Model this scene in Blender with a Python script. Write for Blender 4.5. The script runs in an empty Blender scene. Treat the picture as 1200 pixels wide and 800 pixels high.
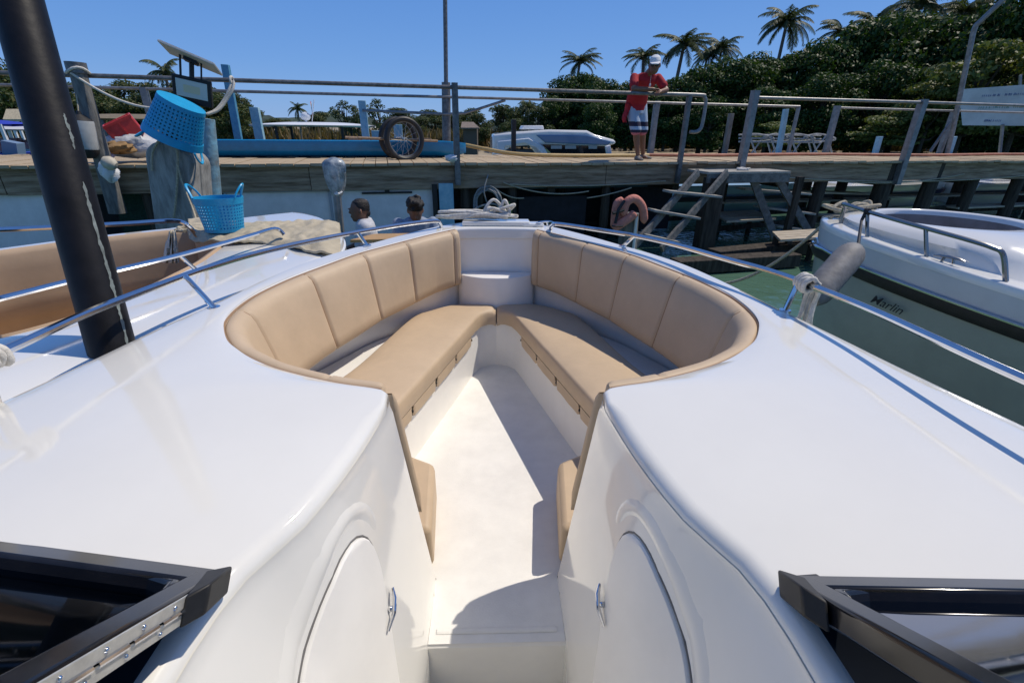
import bpy, math, random
from mathutils import Vector as V, Matrix, Euler
import numpy as np
random.seed(7)
scn = bpy.context.scene
COL = scn.collection
PI = math.pi
# ------------------------------------------------------------------ camera numbers (a wide phone lens)
F = 555.0; PITCH = math.radians(24.2); YAW = math.radians(2.07); ROLL = math.radians(.72); CZ = 1.95
CAM = V((0, 0, CZ))
def _ray(x, y):
    a = (x-600)/F; b = (y-400)/F
    cr, sr = math.cos(ROLL), math.sin(ROLL)
    u = a*cr+b*sr; v = -(b*cr-a*sr)
    d = V((u, math.cos(PITCH)+v*math.sin(PITCH), -math.sin(PITCH)+v*math.cos(PITCH)))
    c, s = math.cos(YAW), math.sin(YAW)
    return V((d.x*c+d.y*s, -d.x*s+d.y*c, d.z))
def atz(x, y, z):                       # where a sight line meets a level
    d = _ray(x, y); return CAM+d*((z-CZ)/d.z)
def aty(x, y, Y):                       # where a sight line meets a distance
    d = _ray(x, y); return CAM+d*(Y/d.y)

# ------------------------------------------------------------------ objects
MW = {}
def thing(name, label, cat, loc=(0, 0, 0), rz=0.0, group=None, rot=None):
    o = bpy.data.objects.new(name, None); COL.objects.link(o)
    o.location = loc; o.rotation_euler = rot if rot else (0, 0, rz)
    o['label'] = label; o['category'] = cat
    if group: o['group'] = group
    MW[o.name] = Matrix.Translation(V(loc)) @ (rot if isinstance(rot, Euler) else Euler(rot if rot else (0, 0, rz))).to_matrix().to_4x4()
    o.empty_display_size = .1
    return o
class MB:
    def __init__(s): s.v = []; s.f = []; s.mi = []
    def add(s, vs, fs, mi=0):
        b = len(s.v); s.v += [tuple(p) for p in vs]
        for f in fs: s.f.append(tuple(b+i for i in f)); s.mi.append(mi)
        return s
    def box(s, c, d, mi=0, rot=None):
        hx, hy, hz = d[0]/2, d[1]/2, d[2]/2
        vs = [V((x, y, z)) for x in (-hx, hx) for y in (-hy, hy) for z in (-hz, hz)]
        if rot is not None: vs = [rot @ p for p in vs]
        c = V(c)
        return s.add([p+c for p in vs], [(0, 1, 3, 2), (4, 6, 7, 5), (0, 4, 5, 1), (2, 3, 7, 6), (0, 2, 6, 4), (1, 5, 7, 3)], mi)
    def beam(s, p, q, w, h, mi=0, up=(0, 0, 1)):
        p, q = V(p), V(q); d = q-p; L = d.length; d.normalize()
        up = V(up)
        if abs(d.dot(up)) > .98: up = V((0, 1, 0))
        x = d.cross(up).normalized(); z = x.cross(d)
        R = Matrix((x, d, z)).transposed()
        return s.box((p+q)/2, (w, L, h), mi, R)
    def tube(s, pts, r, n=8, mi=0, closed=False, cap=True, flat=1.0):
        pts = [V(p) for p in pts]; m = len(pts)
        rr = r if isinstance(r, (list, tuple)) else [r]*m
        up = V((0, 0, 1)); rings = []; prev = None
        for i, p in enumerate(pts):
            if closed: t = pts[(i+1) % m]-pts[i-1]
            else: t = pts[min(i+1, m-1)]-pts[max(i-1, 0)]
            if t.length < 1e-9: t = V((0, 0, 1))
            t.normalize()
            if prev is None:
                a = up if abs(t.dot(up)) < .95 else V((0, 1, 0))
                x = t.cross(a).normalized()
            else:
                x = prev-t*prev.dot(t)
                if x.length < 1e-6: x = t.cross(V((0, 1, .1)))
                x.normalize()
            prev = x; y = t.cross(x)
            rings.append([p+(x*math.cos(2*PI*k/n)+y*math.sin(2*PI*k/n)*flat)*rr[i] for k in range(n)])
        vs = [q for R in rings for q in R]; fs = []
        for i in range(m if closed else m-1):
            a, b = i*n, ((i+1) % m)*n
            for k in range(n): fs.append((a+k, a+(k+1) % n, b+(k+1) % n, b+k))
        if cap and not closed:
            fs.append(tuple(range(n-1, -1, -1))); fs.append(tuple((m-1)*n+k for k in range(n)))
        return s.add(vs, fs, mi)
    def grid(s, rows, mi=0, closeu=False, flip=False):
        m, n = len(rows), len(rows[0]); vs = [p for r in rows for p in r]; fs = []
        for i in range(m if closeu else m-1):
            a, b = i*n, ((i+1) % m)*n
            for k in range(n-1):
                q = (a+k, a+k+1, b+k+1, b+k)
                fs.append(q[::-1] if flip else q)
        return s.add(vs, fs, mi)
    def poly(s, pts, mi=0): return s.add(pts, [tuple(range(len(pts)))], mi)
    def prism(s, pts, off, mi=0):
        n = len(pts); off = V(off)
        vs = [V(p) for p in pts]+[V(p)+off for p in pts]
        fs = [tuple(range(n-1, -1, -1)), tuple(range(n, 2*n))]
        fs += [(k, (k+1) % n, n+(k+1) % n, n+k) for k in range(n)]
        return s.add(vs, fs, mi)
    def ell(s, c, r, n=14, m=9, mi=0, rot=None):
        c = V(c); r = r if isinstance(r, (tuple, list)) else (r, r, r); vs = []; fs = []
        for i in range(m+1):
            th = PI*i/m
            for k in range(n):
                a = 2*PI*k/n
                p = V((r[0]*math.sin(th)*math.cos(a), r[1]*math.sin(th)*math.sin(a), r[2]*math.cos(th)))
                if rot is not None: p = rot @ p
                vs.append(c+p)
        for i in range(m):
            for k in range(n): fs.append((i*n+k, (i+1)*n+k, (i+1)*n+(k+1) % n, i*n+(k+1) % n))
        return s.add(vs, fs, mi)
    def lathe(s, prof, c=(0, 0, 0), n=24, mi=0, rot=None):
        c = V(c); rows = []
        for k in range(n):
            a = 2*PI*k/n
            row = [V((r*math.cos(a), r*math.sin(a), z)) for r, z in prof]
            if rot is not None: row = [rot @ p for p in row]
            rows.append([c+p for p in row])
        return s.grid(rows, mi, closeu=True)
    def xf(s, M): s.v = [tuple(M @ V(p)) for p in s.v]; return s
def mesh(name, mb, mats, ang=35, smooth=True):
    me = bpy.data.meshes.new(name); me.from_pydata(mb.v, [], mb.f)
    for m in (mats if isinstance(mats, (list, tuple)) else [mats]): me.materials.append(m)
    me.polygons.foreach_set('material_index', mb.mi)
    if smooth:
        me.polygons.foreach_set('use_smooth', [True]*len(mb.f))
        me.set_sharp_from_angle(angle=math.radians(ang))
    me.update(); return me
def part(name, mb, mats, parent, label=None, local=False, ang=35, smooth=True, bevel=0, subd=0, par_m=None):
    me = mesh(name, mb, mats, ang, smooth)
    o = bpy.data.objects.new(name, me); COL.objects.link(o); o.parent = parent
    pm = MW[parent.name] if parent.name in MW else Matrix()
    if not local: me.transform(pm.inverted())
    MW[o.name] = pm
    if label: o['label'] = label
    if bevel:
        b = o.modifiers.new('b', 'BEVEL'); b.width = bevel; b.segments = 2; b.limit_method = 'ANGLE'; b.angle_limit = math.radians(40)
    if subd:
        b = o.modifiers.new('s', 'SUBSURF'); b.levels = subd; b.render_levels = subd
    return o
def single(name, mb, mats, label, cat, group=None, ang=35, smooth=True, bevel=0, kind=None):
    xs = np.array(mb.v); c = V(((xs[:, 0].min()+xs[:, 0].max())/2, (xs[:, 1].min()+xs[:, 1].max())/2, xs[:, 2].min()))
    me = mesh(name, mb, mats, ang, smooth); me.transform(Matrix.Translation(-c))
    o = bpy.data.objects.new(name, me); COL.objects.link(o); o.location = c
    if label: o['label'] = label
    if cat: o['category'] = cat
    if group: o['group'] = group
    if kind: o['kind'] = kind
    MW[o.name] = Matrix.Translation(c)
    if bevel:
        b = o.modifiers.new('b', 'BEVEL'); b.width = bevel; b.segments = 2; b.limit_method = 'ANGLE'; b.angle_limit = math.radians(40)
    return o
def copy_thing(o, loc, rz=0, scale=None, label=None, group=None):
    c = o.copy(); COL.objects.link(c); c.location = loc; c.rotation_euler = (0, 0, rz)
    if scale is not None: c.scale = scale
    if label: c['label'] = label
    if group: c['group'] = group
    for ch in list(o.children):
        d = ch.copy(); COL.objects.link(d); d.parent = c
        for g in list(ch.children):
            e = g.copy(); COL.objects.link(e); e.parent = d
    return c
def crom(pts, n, closed=False):          # Catmull-Rom through the points, n samples per span, evenly re-spaced
    P = [V(p) for p in pts]; out = []; m = len(P)
    for i in range(m if closed else m-1):
        if closed: a, b, c, d = P[i-1], P[i], P[(i+1) % m], P[(i+2) % m]
        else: a, b, c, d = P[max(i-1, 0)], P[i], P[i+1], P[min(i+2, m-1)]
        for k in range(n):
            t = k/n
            out.append(.5*((2*b)+(c-a)*t+(2*a-5*b+4*c-d)*t*t+(3*b-a-3*c+d)*t**3))
    if not closed: out.append(P[-1].copy())
    return out
def resample(pts, n):
    P = [V(p) for p in pts]; s = [0]
    for a, b in zip(P, P[1:]): s.append(s[-1]+(b-a).length)
    out = []; j = 0
    for i in range(n):
        t = s[-1]*i/(n-1)
        while j < len(s)-2 and s[j+1] < t: j += 1
        w = (t-s[j])/max(s[j+1]-s[j], 1e-9); out.append(P[j].lerp(P[j+1], min(max(w, 0), 1)))
    return out
def V3(p, z): return V((p[0], p[1], z))
# ------------------------------------------------------------------ materials
def mat(name, col, rough=.5, metal=0, spec=.5, var=0, vscale=8, bump=0, bscale=40, col2=None, coat=0, stretch=None, detail=5, bdist=.02):
    m = bpy.data.materials.new(name); m.use_nodes = True; nt = m.node_tree; N = nt.nodes; L = nt.links
    b = N['Principled BSDF']
    b.inputs['Base Color'].default_value = (*col, 1); b.inputs['Roughness'].default_value = rough
    b.inputs['Metallic'].default_value = metal; b.inputs['Specular IOR Level'].default_value = spec
    if coat: b.inputs['Coat Weight'].default_value = coat; b.inputs['Coat Roughness'].default_value = .04
    if var or bump or col2:
        tc = N.new('ShaderNodeTexCoord'); mp = N.new('ShaderNodeMapping'); L.new(tc.outputs['Object'], mp.inputs[0])
        if stretch: mp.inputs['Scale'].default_value = stretch
    if var or col2:
        nz = N.new('ShaderNodeTexNoise'); nz.inputs['Scale'].default_value = vscale; nz.inputs['Detail'].default_value = detail
        nz.inputs['Roughness'].default_value = .65
        L.new(mp.outputs[0], nz.inputs['Vector'])
        rp = N.new('ShaderNodeValToRGB'); rp.color_ramp.elements[0].position = .35; rp.color_ramp.elements[1].position = .65
        c2 = col2 if col2 else tuple(min(1, c*(1+var)) for c in col); c1 = col if col2 else tuple(c*(1-var) for c in col)
        rp.color_ramp.elements[0].color = (*c1, 1); rp.color_ramp.elements[1].color = (*c2, 1)
        L.new(nz.outputs['Fac'], rp.inputs[0]); L.new(rp.outputs[0], b.inputs['Base Color'])
    if bump:
        n2 = N.new('ShaderNodeTexNoise'); n2.inputs['Scale'].default_value = bscale; n2.inputs['Detail'].default_value = 4
        L.new(mp.outputs[0], n2.inputs['Vector'])
        bp = N.new('ShaderNodeBump'); bp.inputs['Strength'].default_value = bump; bp.inputs['Distance'].default_value = bdist
        L.new(n2.outputs['Fac'], bp.inputs['Height']); L.new(bp.outputs[0], b.inputs['Normal'])
    return m
GEL = mat('gelcoat', (.83, .815, .765), .16, spec=.5, var=.02, vscale=1.6, bump=.07, bscale=1.6, coat=.9, bdist=.01)
def smudge(m, a, b, sc):                 # faint water marks: the gloss varies a little
    N = m.node_tree.nodes; L = m.node_tree.links; tc = N.new('ShaderNodeTexCoord'); n = N.new('ShaderNodeTexNoise'); n.inputs['Scale'].default_value = sc; n.inputs['Detail'].default_value = 6; n.inputs['Roughness'].default_value = .7
    r = N.new('ShaderNodeMapRange'); r.inputs['From Min'].default_value = .35; r.inputs['From Max'].default_value = .7; r.inputs['To Min'].default_value = a; r.inputs['To Max'].default_value = b
    L.new(tc.outputs['Object'], n.inputs['Vector']); L.new(n.outputs['Fac'], r.inputs['Value']); L.new(r.outputs[0], N['Principled BSDF'].inputs['Roughness']); L.new(r.outputs[0], N['Principled BSDF'].inputs['Coat Roughness'])
smudge(GEL, .03, .16, 5)
GELIN = mat('gelcoat_inside', (.87, .85, .805), .28, spec=.45, var=.035, vscale=4, bump=.05, bscale=5)
NONSKID = mat('nonskid_floor', (.82, .805, .76), .55, spec=.3, var=.05, vscale=7, bump=.35, bscale=160, bdist=.002)
TAN = mat('tan_vinyl', (.57, .435, .295), .5, spec=.24, var=.05, vscale=5, bump=.22, bscale=11, bdist=.008)
TANPIPE = mat('tan_piping', (.34, .22, .135), .45, spec=.35)
TAN2 = mat('neighbour_tan_vinyl', (.50, .36, .235), .5, spec=.3, var=.08, vscale=3, bump=.15, bscale=30, bdist=.004)
STEEL = mat('polished_steel', (.72, .73, .75), .09, metal=1, var=.05, vscale=30)
DULLSTEEL = mat('brushed_steel', (.66, .64, .58), .45, metal=.55, var=.10, vscale=40, bump=.05, bscale=90)
BLACKG = mat('black_gloss', (.012, .012, .014), .12, spec=.5, var=.3, vscale=12)
BLACKR = mat('black_rubber', (.014, .014, .015), .55, var=.3, vscale=30)
DASH = mat('dash_vinyl', (.02, .024, .034), .35, var=.1, vscale=20)
ROPE = mat('white_rope', (.62, .59, .53), .85, var=.18, vscale=60, bump=.6, bscale=300, bdist=.004)
ROPEY = mat('old_rope', (.42, .37, .27), .9, var=.25, vscale=60, bump=.6, bscale=300, bdist=.004)
def wood(name, c1, c2, rough=.8, sc=(1.2, 14, 14)):
    return mat(name, c1, rough, col2=c2, vscale=2.2, stretch=sc, bump=.4, bscale=5, detail=8, spec=.2)
DECKW = wood('deck_boards', (.33, .25, .16), (.55, .44, .30))
BEAMW = wood('beam_wood', (.17, .115, .07), (.44, .33, .23), sc=(.8, 6, 9))
PILEW = wood('pile_wood', (.03, .025, .02), (.085, .07, .055), sc=(9, 9, 1))
GREYW = wood('grey_wood', (.10, .10, .095), (.24, .235, .22), sc=(7, 7, 1.5))
PLANKW = wood('pale_plank', (.34, .28, .2), (.56, .49, .38), sc=(2, 9, 9))
PINEW = wood('varnished_plank', (.42, .25, .11), (.55, .36, .18), rough=.45, sc=(1.5, 12, 12))
PIPE = mat('grey_pipe', (.15, .15, .15), .5, metal=.3, var=.35, vscale=14, bump=.2, bscale=30)
PIPEL = mat('galvanised_pipe', (.22, .22, .22), .45, metal=.5, var=.25, vscale=10, bump=.1, bscale=30)
BLUEP = mat('blue_paint', (.045, .20, .36), .6, col2=(.10, .30, .44), vscale=10, bump=.2, bscale=20)
LBLUE = mat('worn_light_blue_paint', (.20, .40, .52), .7, col2=(.36, .55, .64), vscale=6, bump=.3, bscale=20)
BASK = mat('blue_plastic', (.01, .33, .60), .38, spec=.5, var=.08, vscale=8)
KAYAK = mat('blue_hull_plastic', (.005, .19, .42), .3, var=.1, vscale=6)
WHITE = mat('white_paint', (.74, .75, .76), .4, var=.04, vscale=5)
WALLW = mat('pale_panel_paint', (.76, .72, .71), .6, var=.10, vscale=3, bump=.05, bscale=20)
GREYF = mat('grey_fender_vinyl', (.19, .185, .18), .65, var=.22, vscale=14, bump=.1, bscale=40)
CLOTH = mat('tan_canvas', (.46, .40, .29), .9, var=.14, vscale=9, bump=.5, bscale=60, bdist=.006)
PALECL = mat('pale_cloth', (.64, .60, .50), .9, var=.1, vscale=12, bump=.4, bscale=60)
SACK = mat('white_sack', (.55, .56, .57), .6, var=.15, vscale=12, bump=.5, bscale=18)
RED = mat('red_plastic', (.58, .05, .045), .45, var=.15, vscale=12)
ORANGE = mat('faded_orange_foam_cloth', (.62, .23, .17), .85, var=.12, vscale=14, bump=.4, bscale=30)
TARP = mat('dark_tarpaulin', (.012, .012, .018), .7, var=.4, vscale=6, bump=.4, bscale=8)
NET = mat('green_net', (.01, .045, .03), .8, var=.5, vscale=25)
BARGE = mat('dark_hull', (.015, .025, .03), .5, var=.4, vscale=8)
SKIN = mat('skin', (.20, .095, .055), .5, var=.1, vscale=20)
HAIR = mat('dark_hair', (.012, .009, .007), .6, var=.3, vscale=60, bump=.5, bscale=120)
REDCL = mat('red_cotton', (.38, .014, .024), .85, var=.1, vscale=20, bump=.3, bscale=14)
NAVY = mat('navy_cloth', (.02, .02, .05), .85)
PALEBL = mat('pale_blue_cloth', (.36, .47, .62), .85, bump=.2, bscale=30)
PINK = mat('pink_cloth', (.50, .16, .22), .85)
WHITECL = mat('white_cotton', (.70, .70, .70), .85, var=.05, vscale=14, bump=.3, bscale=18)
SHOE = mat('grey_shoe', (.22, .20, .17), .7, var=.3, vscale=30)
DARKGL = mat('dark_glass', (.01, .014, .02), .06, spec=.6)
LGREY = mat('light_grey_plastic', (.42, .43, .42), .45, var=.08, vscale=12)
def leafmat(name, a, b, c):
    m = bpy.data.materials.new(name); m.use_nodes = True; N = m.node_tree.nodes; L = m.node_tree.links
    bs = N['Principled BSDF']; bs.inputs['Roughness'].default_value = .55; bs.inputs['Specular IOR Level'].default_value = .28
    g = N.new('ShaderNodeNewGeometry'); r = N.new('ShaderNodeValToRGB')
    e = r.color_ramp.elements; e[0].color = (*a, 1); e[0].position = 0; e[1].color = (*c, 1); e[1].position = 1
    k = e.new(.6); k.color = (*b, 1)
    L.new(g.outputs['Random Per Island'], r.inputs[0]); L.new(r.outputs[0], bs.inputs['Base Color'])
    tr = N.new('ShaderNodeBsdfTranslucent'); tr.inputs['Color'].default_value = (b[0]*1.4, b[1]*1.4, b[2]*.6, 1)
    mx = N.new('ShaderNodeMixShader'); mx.inputs[0].default_value = .22
    L.new(bs.outputs[0], mx.inputs[1]); L.new(tr.outputs[0], mx.inputs[2]); L.new(mx.outputs[0], N['Material Output'].inputs[0])
    return m
LEAFD = leafmat('almond_leaf', (.016, .038, .009), (.036, .078, .016), (.10, .135, .025))
LEAFM = leafmat('mixed_leaf', (.025, .05, .015), (.06, .09, .028), (.16, .14, .05))
LEAFY = leafmat('yellow_green_leaf', (.05, .08, .02), (.12, .15, .035), (.22, .20, .06))
PALML = leafmat('palm_leaf', (.03, .05, .018), (.06, .085, .03), (.13, .13, .06))
BARK = mat('bark', (.07, .055, .04), .9, var=.4, vscale=12, bump=.6, bscale=25)
PALMB = mat('palm_bark', (.16, .14, .115), .9, var=.3, vscale=10, stretch=(1, 1, 6), bump=.5, bscale=8)
# pole: black pipe with a worn white streak
def pole_mat():
    m = mat('worn_black_pipe', (.006, .0055, .0065), .5, spec=.3, var=.5, vscale=9, bump=.06, bscale=30)
    N = m.node_tree.nodes; L = m.node_tree.links; b = N['Principled BSDF']
    return m
POLEM = pole_mat()
SCUFF = mat('scuffed_grey', (.17, .20, .195), .8, var=.35, vscale=30)
def glassmat():
    m = bpy.data.materials.new('tinted_windscreen'); m.use_nodes = True; N = m.node_tree.nodes; L = m.node_tree.links
    N.remove(N['Principled BSDF'])
    t = N.new('ShaderNodeBsdfTransparent'); t.inputs[0].default_value = (.03, .036, .045, 1)
    g = N.new('ShaderNodeBsdfGlossy'); g.inputs['Roughness'].default_value = .03; g.inputs['Color'].default_value = (.4, .4, .42, 1)
    fr = N.new('ShaderNodeFresnel'); fr.inputs[0].default_value = 1.33
    mx = N.new('ShaderNodeMixShader'); L.new(fr.outputs[0], mx.inputs[0]); L.new(t.outputs[0], mx.inputs[1]); L.new(g.outputs[0], mx.inputs[2])
    L.new(mx.outputs[0], N['Material Output'].inputs[0]); return m
TINT = glassmat()
def watermat():
    m = bpy.data.materials.new('sea_water'); m.use_nodes = True; N = m.node_tree.nodes; L = m.node_tree.links
    b = N['Principled BSDF']; b.inputs['Base Color'].default_value = (.020, .062, .045, 1); b.inputs['Roughness'].default_value = .03
    b.inputs['IOR'].default_value = 1.33
    tc = N.new('ShaderNodeTexCoord'); mp = N.new('ShaderNodeMapping'); mp.inputs['Scale'].default_value = (1, 1.0, 1); L.new(tc.outputs['Object'], mp.inputs[0])
    n1 = N.new('ShaderNodeTexNoise'); n1.inputs['Scale'].default_value = 2.2; n1.inputs['Detail'].default_value = 3; n1.inputs['Distortion'].default_value = .6
    n2 = N.new('ShaderNodeTexNoise'); n2.inputs['Scale'].default_value = 9; n2.inputs['Detail'].default_value = 2
    ad = N.new('ShaderNodeMath'); ad.operation = 'MULTIPLY_ADD'; ad.inputs[1].default_value = .25
    L.new(mp.outputs[0], n1.inputs['Vector']); L.new(mp.outputs[0], n2.inputs['Vector'])
    L.new(n2.outputs['Fac'], ad.inputs[0]); L.new(n1.outputs['Fac'], ad.inputs[2])
    bp = N.new('ShaderNodeBump'); bp.inputs['Strength'].default_value = .32; bp.inputs['Distance'].default_value = .10
    L.new(ad.outputs[0], bp.inputs['Height']); L.new(bp.outputs[0], b.inputs['Normal'])
    r = N.new('ShaderNodeValToRGB'); r.color_ramp.elements[0].color = (.055, .115, .078, 1); r.color_ramp.elements[1].color = (.10, .19, .13, 1)
    n3 = N.new('ShaderNodeTexNoise'); n3.inputs['Scale'].default_value = .35; L.new(mp.outputs[0], n3.inputs['Vector'])
    L.new(n3.outputs['Fac'], r.inputs[0]); L.new(r.outputs[0], b.inputs['Base Color'])
    return m
WATER = watermat()
SAND = mat('sand_ground', (.30, .25, .18), .95, var=.25, vscale=.6, bump=.4, bscale=3)
HILLM = mat('hill_undergrowth', (.015, .025, .010), .95, var=.5, vscale=.8, bump=.8, bscale=2)
# ------------------------------------------------------------------ world, sun, camera
SUN_D = V((.60, .24, 1.0)).normalized()        # towards the sun: right and a little ahead, 57 degrees up
w = bpy.data.worlds.new('World'); scn.world = w; w.use_nodes = True
sky = w.node_tree.nodes.new('ShaderNodeTexSky'); sky.sky_type = 'NISHITA'; sky.sun_disc = False
el = math.asin(SUN_D.z); az = math.atan2(SUN_D.x, SUN_D.y)
sky.sun_elevation = el; sky.sun_rotation = az; sky.air_density = 1.0; sky.dust_density = .1; sky.ozone_density = 1.5; sky.altitude = 0
bg = w.node_tree.nodes['Background']; bg.inputs[1].default_value = .13
hsv = w.node_tree.nodes.new('ShaderNodeHueSaturation'); hsv.inputs['Saturation'].default_value = 1.05; hsv.inputs['Hue'].default_value = .515
w.node_tree.links.new(sky.outputs[0], hsv.inputs['Color'])
mxs = w.node_tree.nodes.new('ShaderNodeMix'); mxs.data_type = 'RGBA'; mxs.inputs['Factor'].default_value = .85; mxs.inputs['B'].default_value = (.10/.13, .262/.13, .645/.13, 1)
tcw = w.node_tree.nodes.new('ShaderNodeTexCoord'); sep = w.node_tree.nodes.new('ShaderNodeSeparateXYZ'); rpw = w.node_tree.nodes.new('ShaderNodeValToRGB')
w.node_tree.links.new(tcw.outputs['Generated'], sep.inputs[0]); w.node_tree.links.new(sep.outputs['Z'], rpw.inputs[0])
rpe = rpw.color_ramp.elements; rpe[0].position = 0; rpe[1].position = 1
for e_, c_ in ((rpe[0], (.150, .335, .71)), (rpe.new(.10), (.106, .29, .69)), (rpe.new(.22), (.08, .245, .64)), (rpe.new(.55), (.06, .165, .45)), (rpe[-1], (.05, .13, .36))): e_.color = (*c_, 1)
scw = w.node_tree.nodes.new('ShaderNodeMix'); scw.data_type = 'RGBA'; scw.blend_type = 'MULTIPLY'; scw.inputs['Factor'].default_value = 1; scw.inputs['B'].default_value = (1/.13, 1/.13, 1/.13, 1)
w.node_tree.links.new(rpw.outputs[0], scw.inputs['A']); w.node_tree.links.new(scw.outputs['Result'], mxs.inputs['B'])
w.node_tree.links.new(hsv.outputs[0], mxs.inputs['A']); w.node_tree.links.new(mxs.outputs['Result'], bg.inputs[0])
sd = bpy.data.lights.new('sun', 'SUN'); sd.energy = 3.4; sd.angle = math.radians(.5); sd.color = (1, .915, .79)
so = bpy.data.objects.new('sun', sd); COL.objects.link(so); so.location = (5, 2, 30)
so.rotation_euler = SUN_D.to_track_quat('Z', 'Y').to_euler()
cd = bpy.data.cameras.new('camera'); cam = bpy.data.objects.new('camera', cd); COL.objects.link(cam)
cd.sensor_width = 36; cd.lens = 36*F/1200; cd.clip_start = .02; cd.clip_end = 3000
R_ = V((math.cos(YAW), -math.sin(YAW), 0)); fw = V((math.sin(YAW)*math.cos(PITCH), math.cos(YAW)*math.cos(PITCH), -math.sin(PITCH)))
U_ = R_.cross(fw)
cr, sr = math.cos(ROLL), math.sin(ROLL)
rx = R_*cr+U_*sr; ux = U_*cr-R_*sr
cam.matrix_world = Matrix.Translation(CAM) @ Matrix((rx, ux, -fw)).transposed().to_4x4()
scn.camera = cam
scn.view_settings.view_transform = 'Standard'; scn.view_settings.look = 'None'; scn.view_settings.exposure = .05; scn.view_settings.gamma = 1
scn.cycles.sample_clamp_indirect = 6; scn.cycles.max_bounces = 8; scn.cycles.transparent_max_bounces = 12
scn.cycles.caustics_reflective = False; scn.cycles.caustics_refractive = False
# ------------------------------------------------------------------ setting sheets
def setting(name, mb, m, kind='structure', smooth=False):
    o = bpy.data.objects.new(name, mesh(name, mb, m, smooth=smooth)); COL.objects.link(o); o['kind'] = kind; return o
s = MB(); s.grid([[V((x, y, 0)) for y in np.linspace(-60, 75, 12)] for x in np.linspace(-160, 160, 12)], flip=True)
setting('sea_water', s, WATER)
# ------------------------------------------------------------------ bow-rider deck builder (x = half-width, y = forward)
def zs(y): return 1.20+.055*max(0, y)
RIDGE = [(.48, -.5), (.48, -.1), (.48, .3), (.475, .5), (.45, .62), (.388, .735), (.335, .93), (.305, 1.12)]
RING = [(.308, 1.178), (.322, 1.196), (.375, 1.214), (.47, 1.238), (.6, 1.287), (.71, 1.34), (.80, 1.40), (.875, 1.46), (.945, 1.55), (.985, 1.62),
        (1.008, 1.70), (1.016, 1.80), (1.005, 1.915), (.965, 2.05), (.915, 2.17), (.83, 2.33), (.73, 2.51), (.6, 2.67), (.415, 2.885), (.258, 3.042)]
FRONT = [(.258, 3.042), (.17, 3.058), (.08, 3.064), (0, 3.066)]
OUT1 = [(1.60, -.5), (1.56, -.1), (1.52, .3), (1.49, .6), (1.43, .9), (1.345, 1.16)]
OUT2 = [(1.345, 1.16), (1.29, 1.34), (1.24, 1.52), (1.19, 1.68), (1.14, 1.82), (1.09, 1.98), (1.03, 2.16), (.95, 2.36), (.83, 2.55), (.71, 2.70), (.55, 2.91), (.38, 3.10), (.28, 3.18)]
OUT3 = [(.28, 3.18), (.19, 3.225), (.09, 3.25), (0, 3.255)]
def smooth2(p, n): return resample(crom([(a, b, 0) for a, b in p], 8), n)
def mirror(vs, sx): return [V((p[0]*sx, p[1], p[2])) for p in vs]
NR, NG, NF = 26, 90, 10
I_ = smooth2(RIDGE, NR)+smooth2(RING, NG)+smooth2(FRONT, NF)[1:]
O_ = smooth2(OUT1, NR)+smooth2(OUT2, NG)+smooth2(OUT3, NF)[1:]
def normals(P, left=True):
    out = []
    for i in range(len(P)):
        t = P[min(i+1, len(P)-1)]-P[max(i-1, 0)]; t.normalize(); out.append(V((t.y, -t.x, 0)))
    return out
IN_ = normals(I_)
def deck_half(sx, zf=zs, rad=.024, crown=.022, I=I_, O=O_, N=IN_):
    rows = []
    for i in range(len(I)):
        a, b, n = I[i], O[i], N[i]; row = []
        if a.x == 0: n = V((0, 1, 0))
        fade = min(1.0, max(.0, (2.6-a.y)/1.2))
        rr = rad*(1.5 if a.y < 1.12 else .62)
        rr = min(rr, (b-a).length*.25)
        row.append(V3(a, zf(a.y)-rr-.05))
        for k in range(6):
            ph = PI/2*k/5
            row.append(V3(a+n*(rr*(1-math.cos(ph))), zf(a.y)-rr*(1-math.sin(ph))))
        for t in (.12, .25, .4, .55, .7, .82, .92):
            q = a.lerp(b, t); row.append(V3(q, zf(q.y)+crown*fade*math.sin(PI*t)*(b-a).length))
        d = (b-a).normalized()
        for off, dz in ((.02, -.001), (.008, -.006), (0, -.018), (0, -.06)):
            q = b-d*off; row.append(V3(q, zf(q.y)+dz))
        rows.append(row)
    rows = [mirror(r, sx) for r in rows]
    m = MB(); m.grid(rows, flip=sx > 0); return m
def both(f): 
    m = f(1); n = f(-1); b = len(m.v); m.v += n.v; m.f += [tuple(b+i for i in q) for q in n.f]; m.mi += n.mi; return m
# ------------------------------------------------------------------ our boat
BOAT = thing('speedboat', 'white open-bow speedboat in the foreground with tan bow seats, seen from its helm', 'boat', (0, 0, 0))
FZ, BZ = .50, .895           # cockpit floor, bench top
part('deck', both(deck_half), GEL, BOAT, ang=50)
# hull sides
def hull_half(sx):
    rows = []
    for p in O_:
        r = []
        for z, k, o in ((zs(p.y)-.058, 1, .0), (zs(p.y)-.06, 1, .016), (zs(p.y)-.10, 1, .016), (zs(p.y)-.104, 1, -.006), (.75, .93, 0), (.3, .84, 0), (0, .76, 0), (-.35, .6, 0)):
            q = V((p.x*k+o*(p.x > .01), p.y-(1-k)*max(0, p.y-1.5)*.8, z)); r.append(q)
        rows.append(r)
    m = MB(); m.grid([mirror(r, sx) for r in rows], flip=sx < 0); return m
part('hull', both(hull_half), GEL, BOAT)
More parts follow.
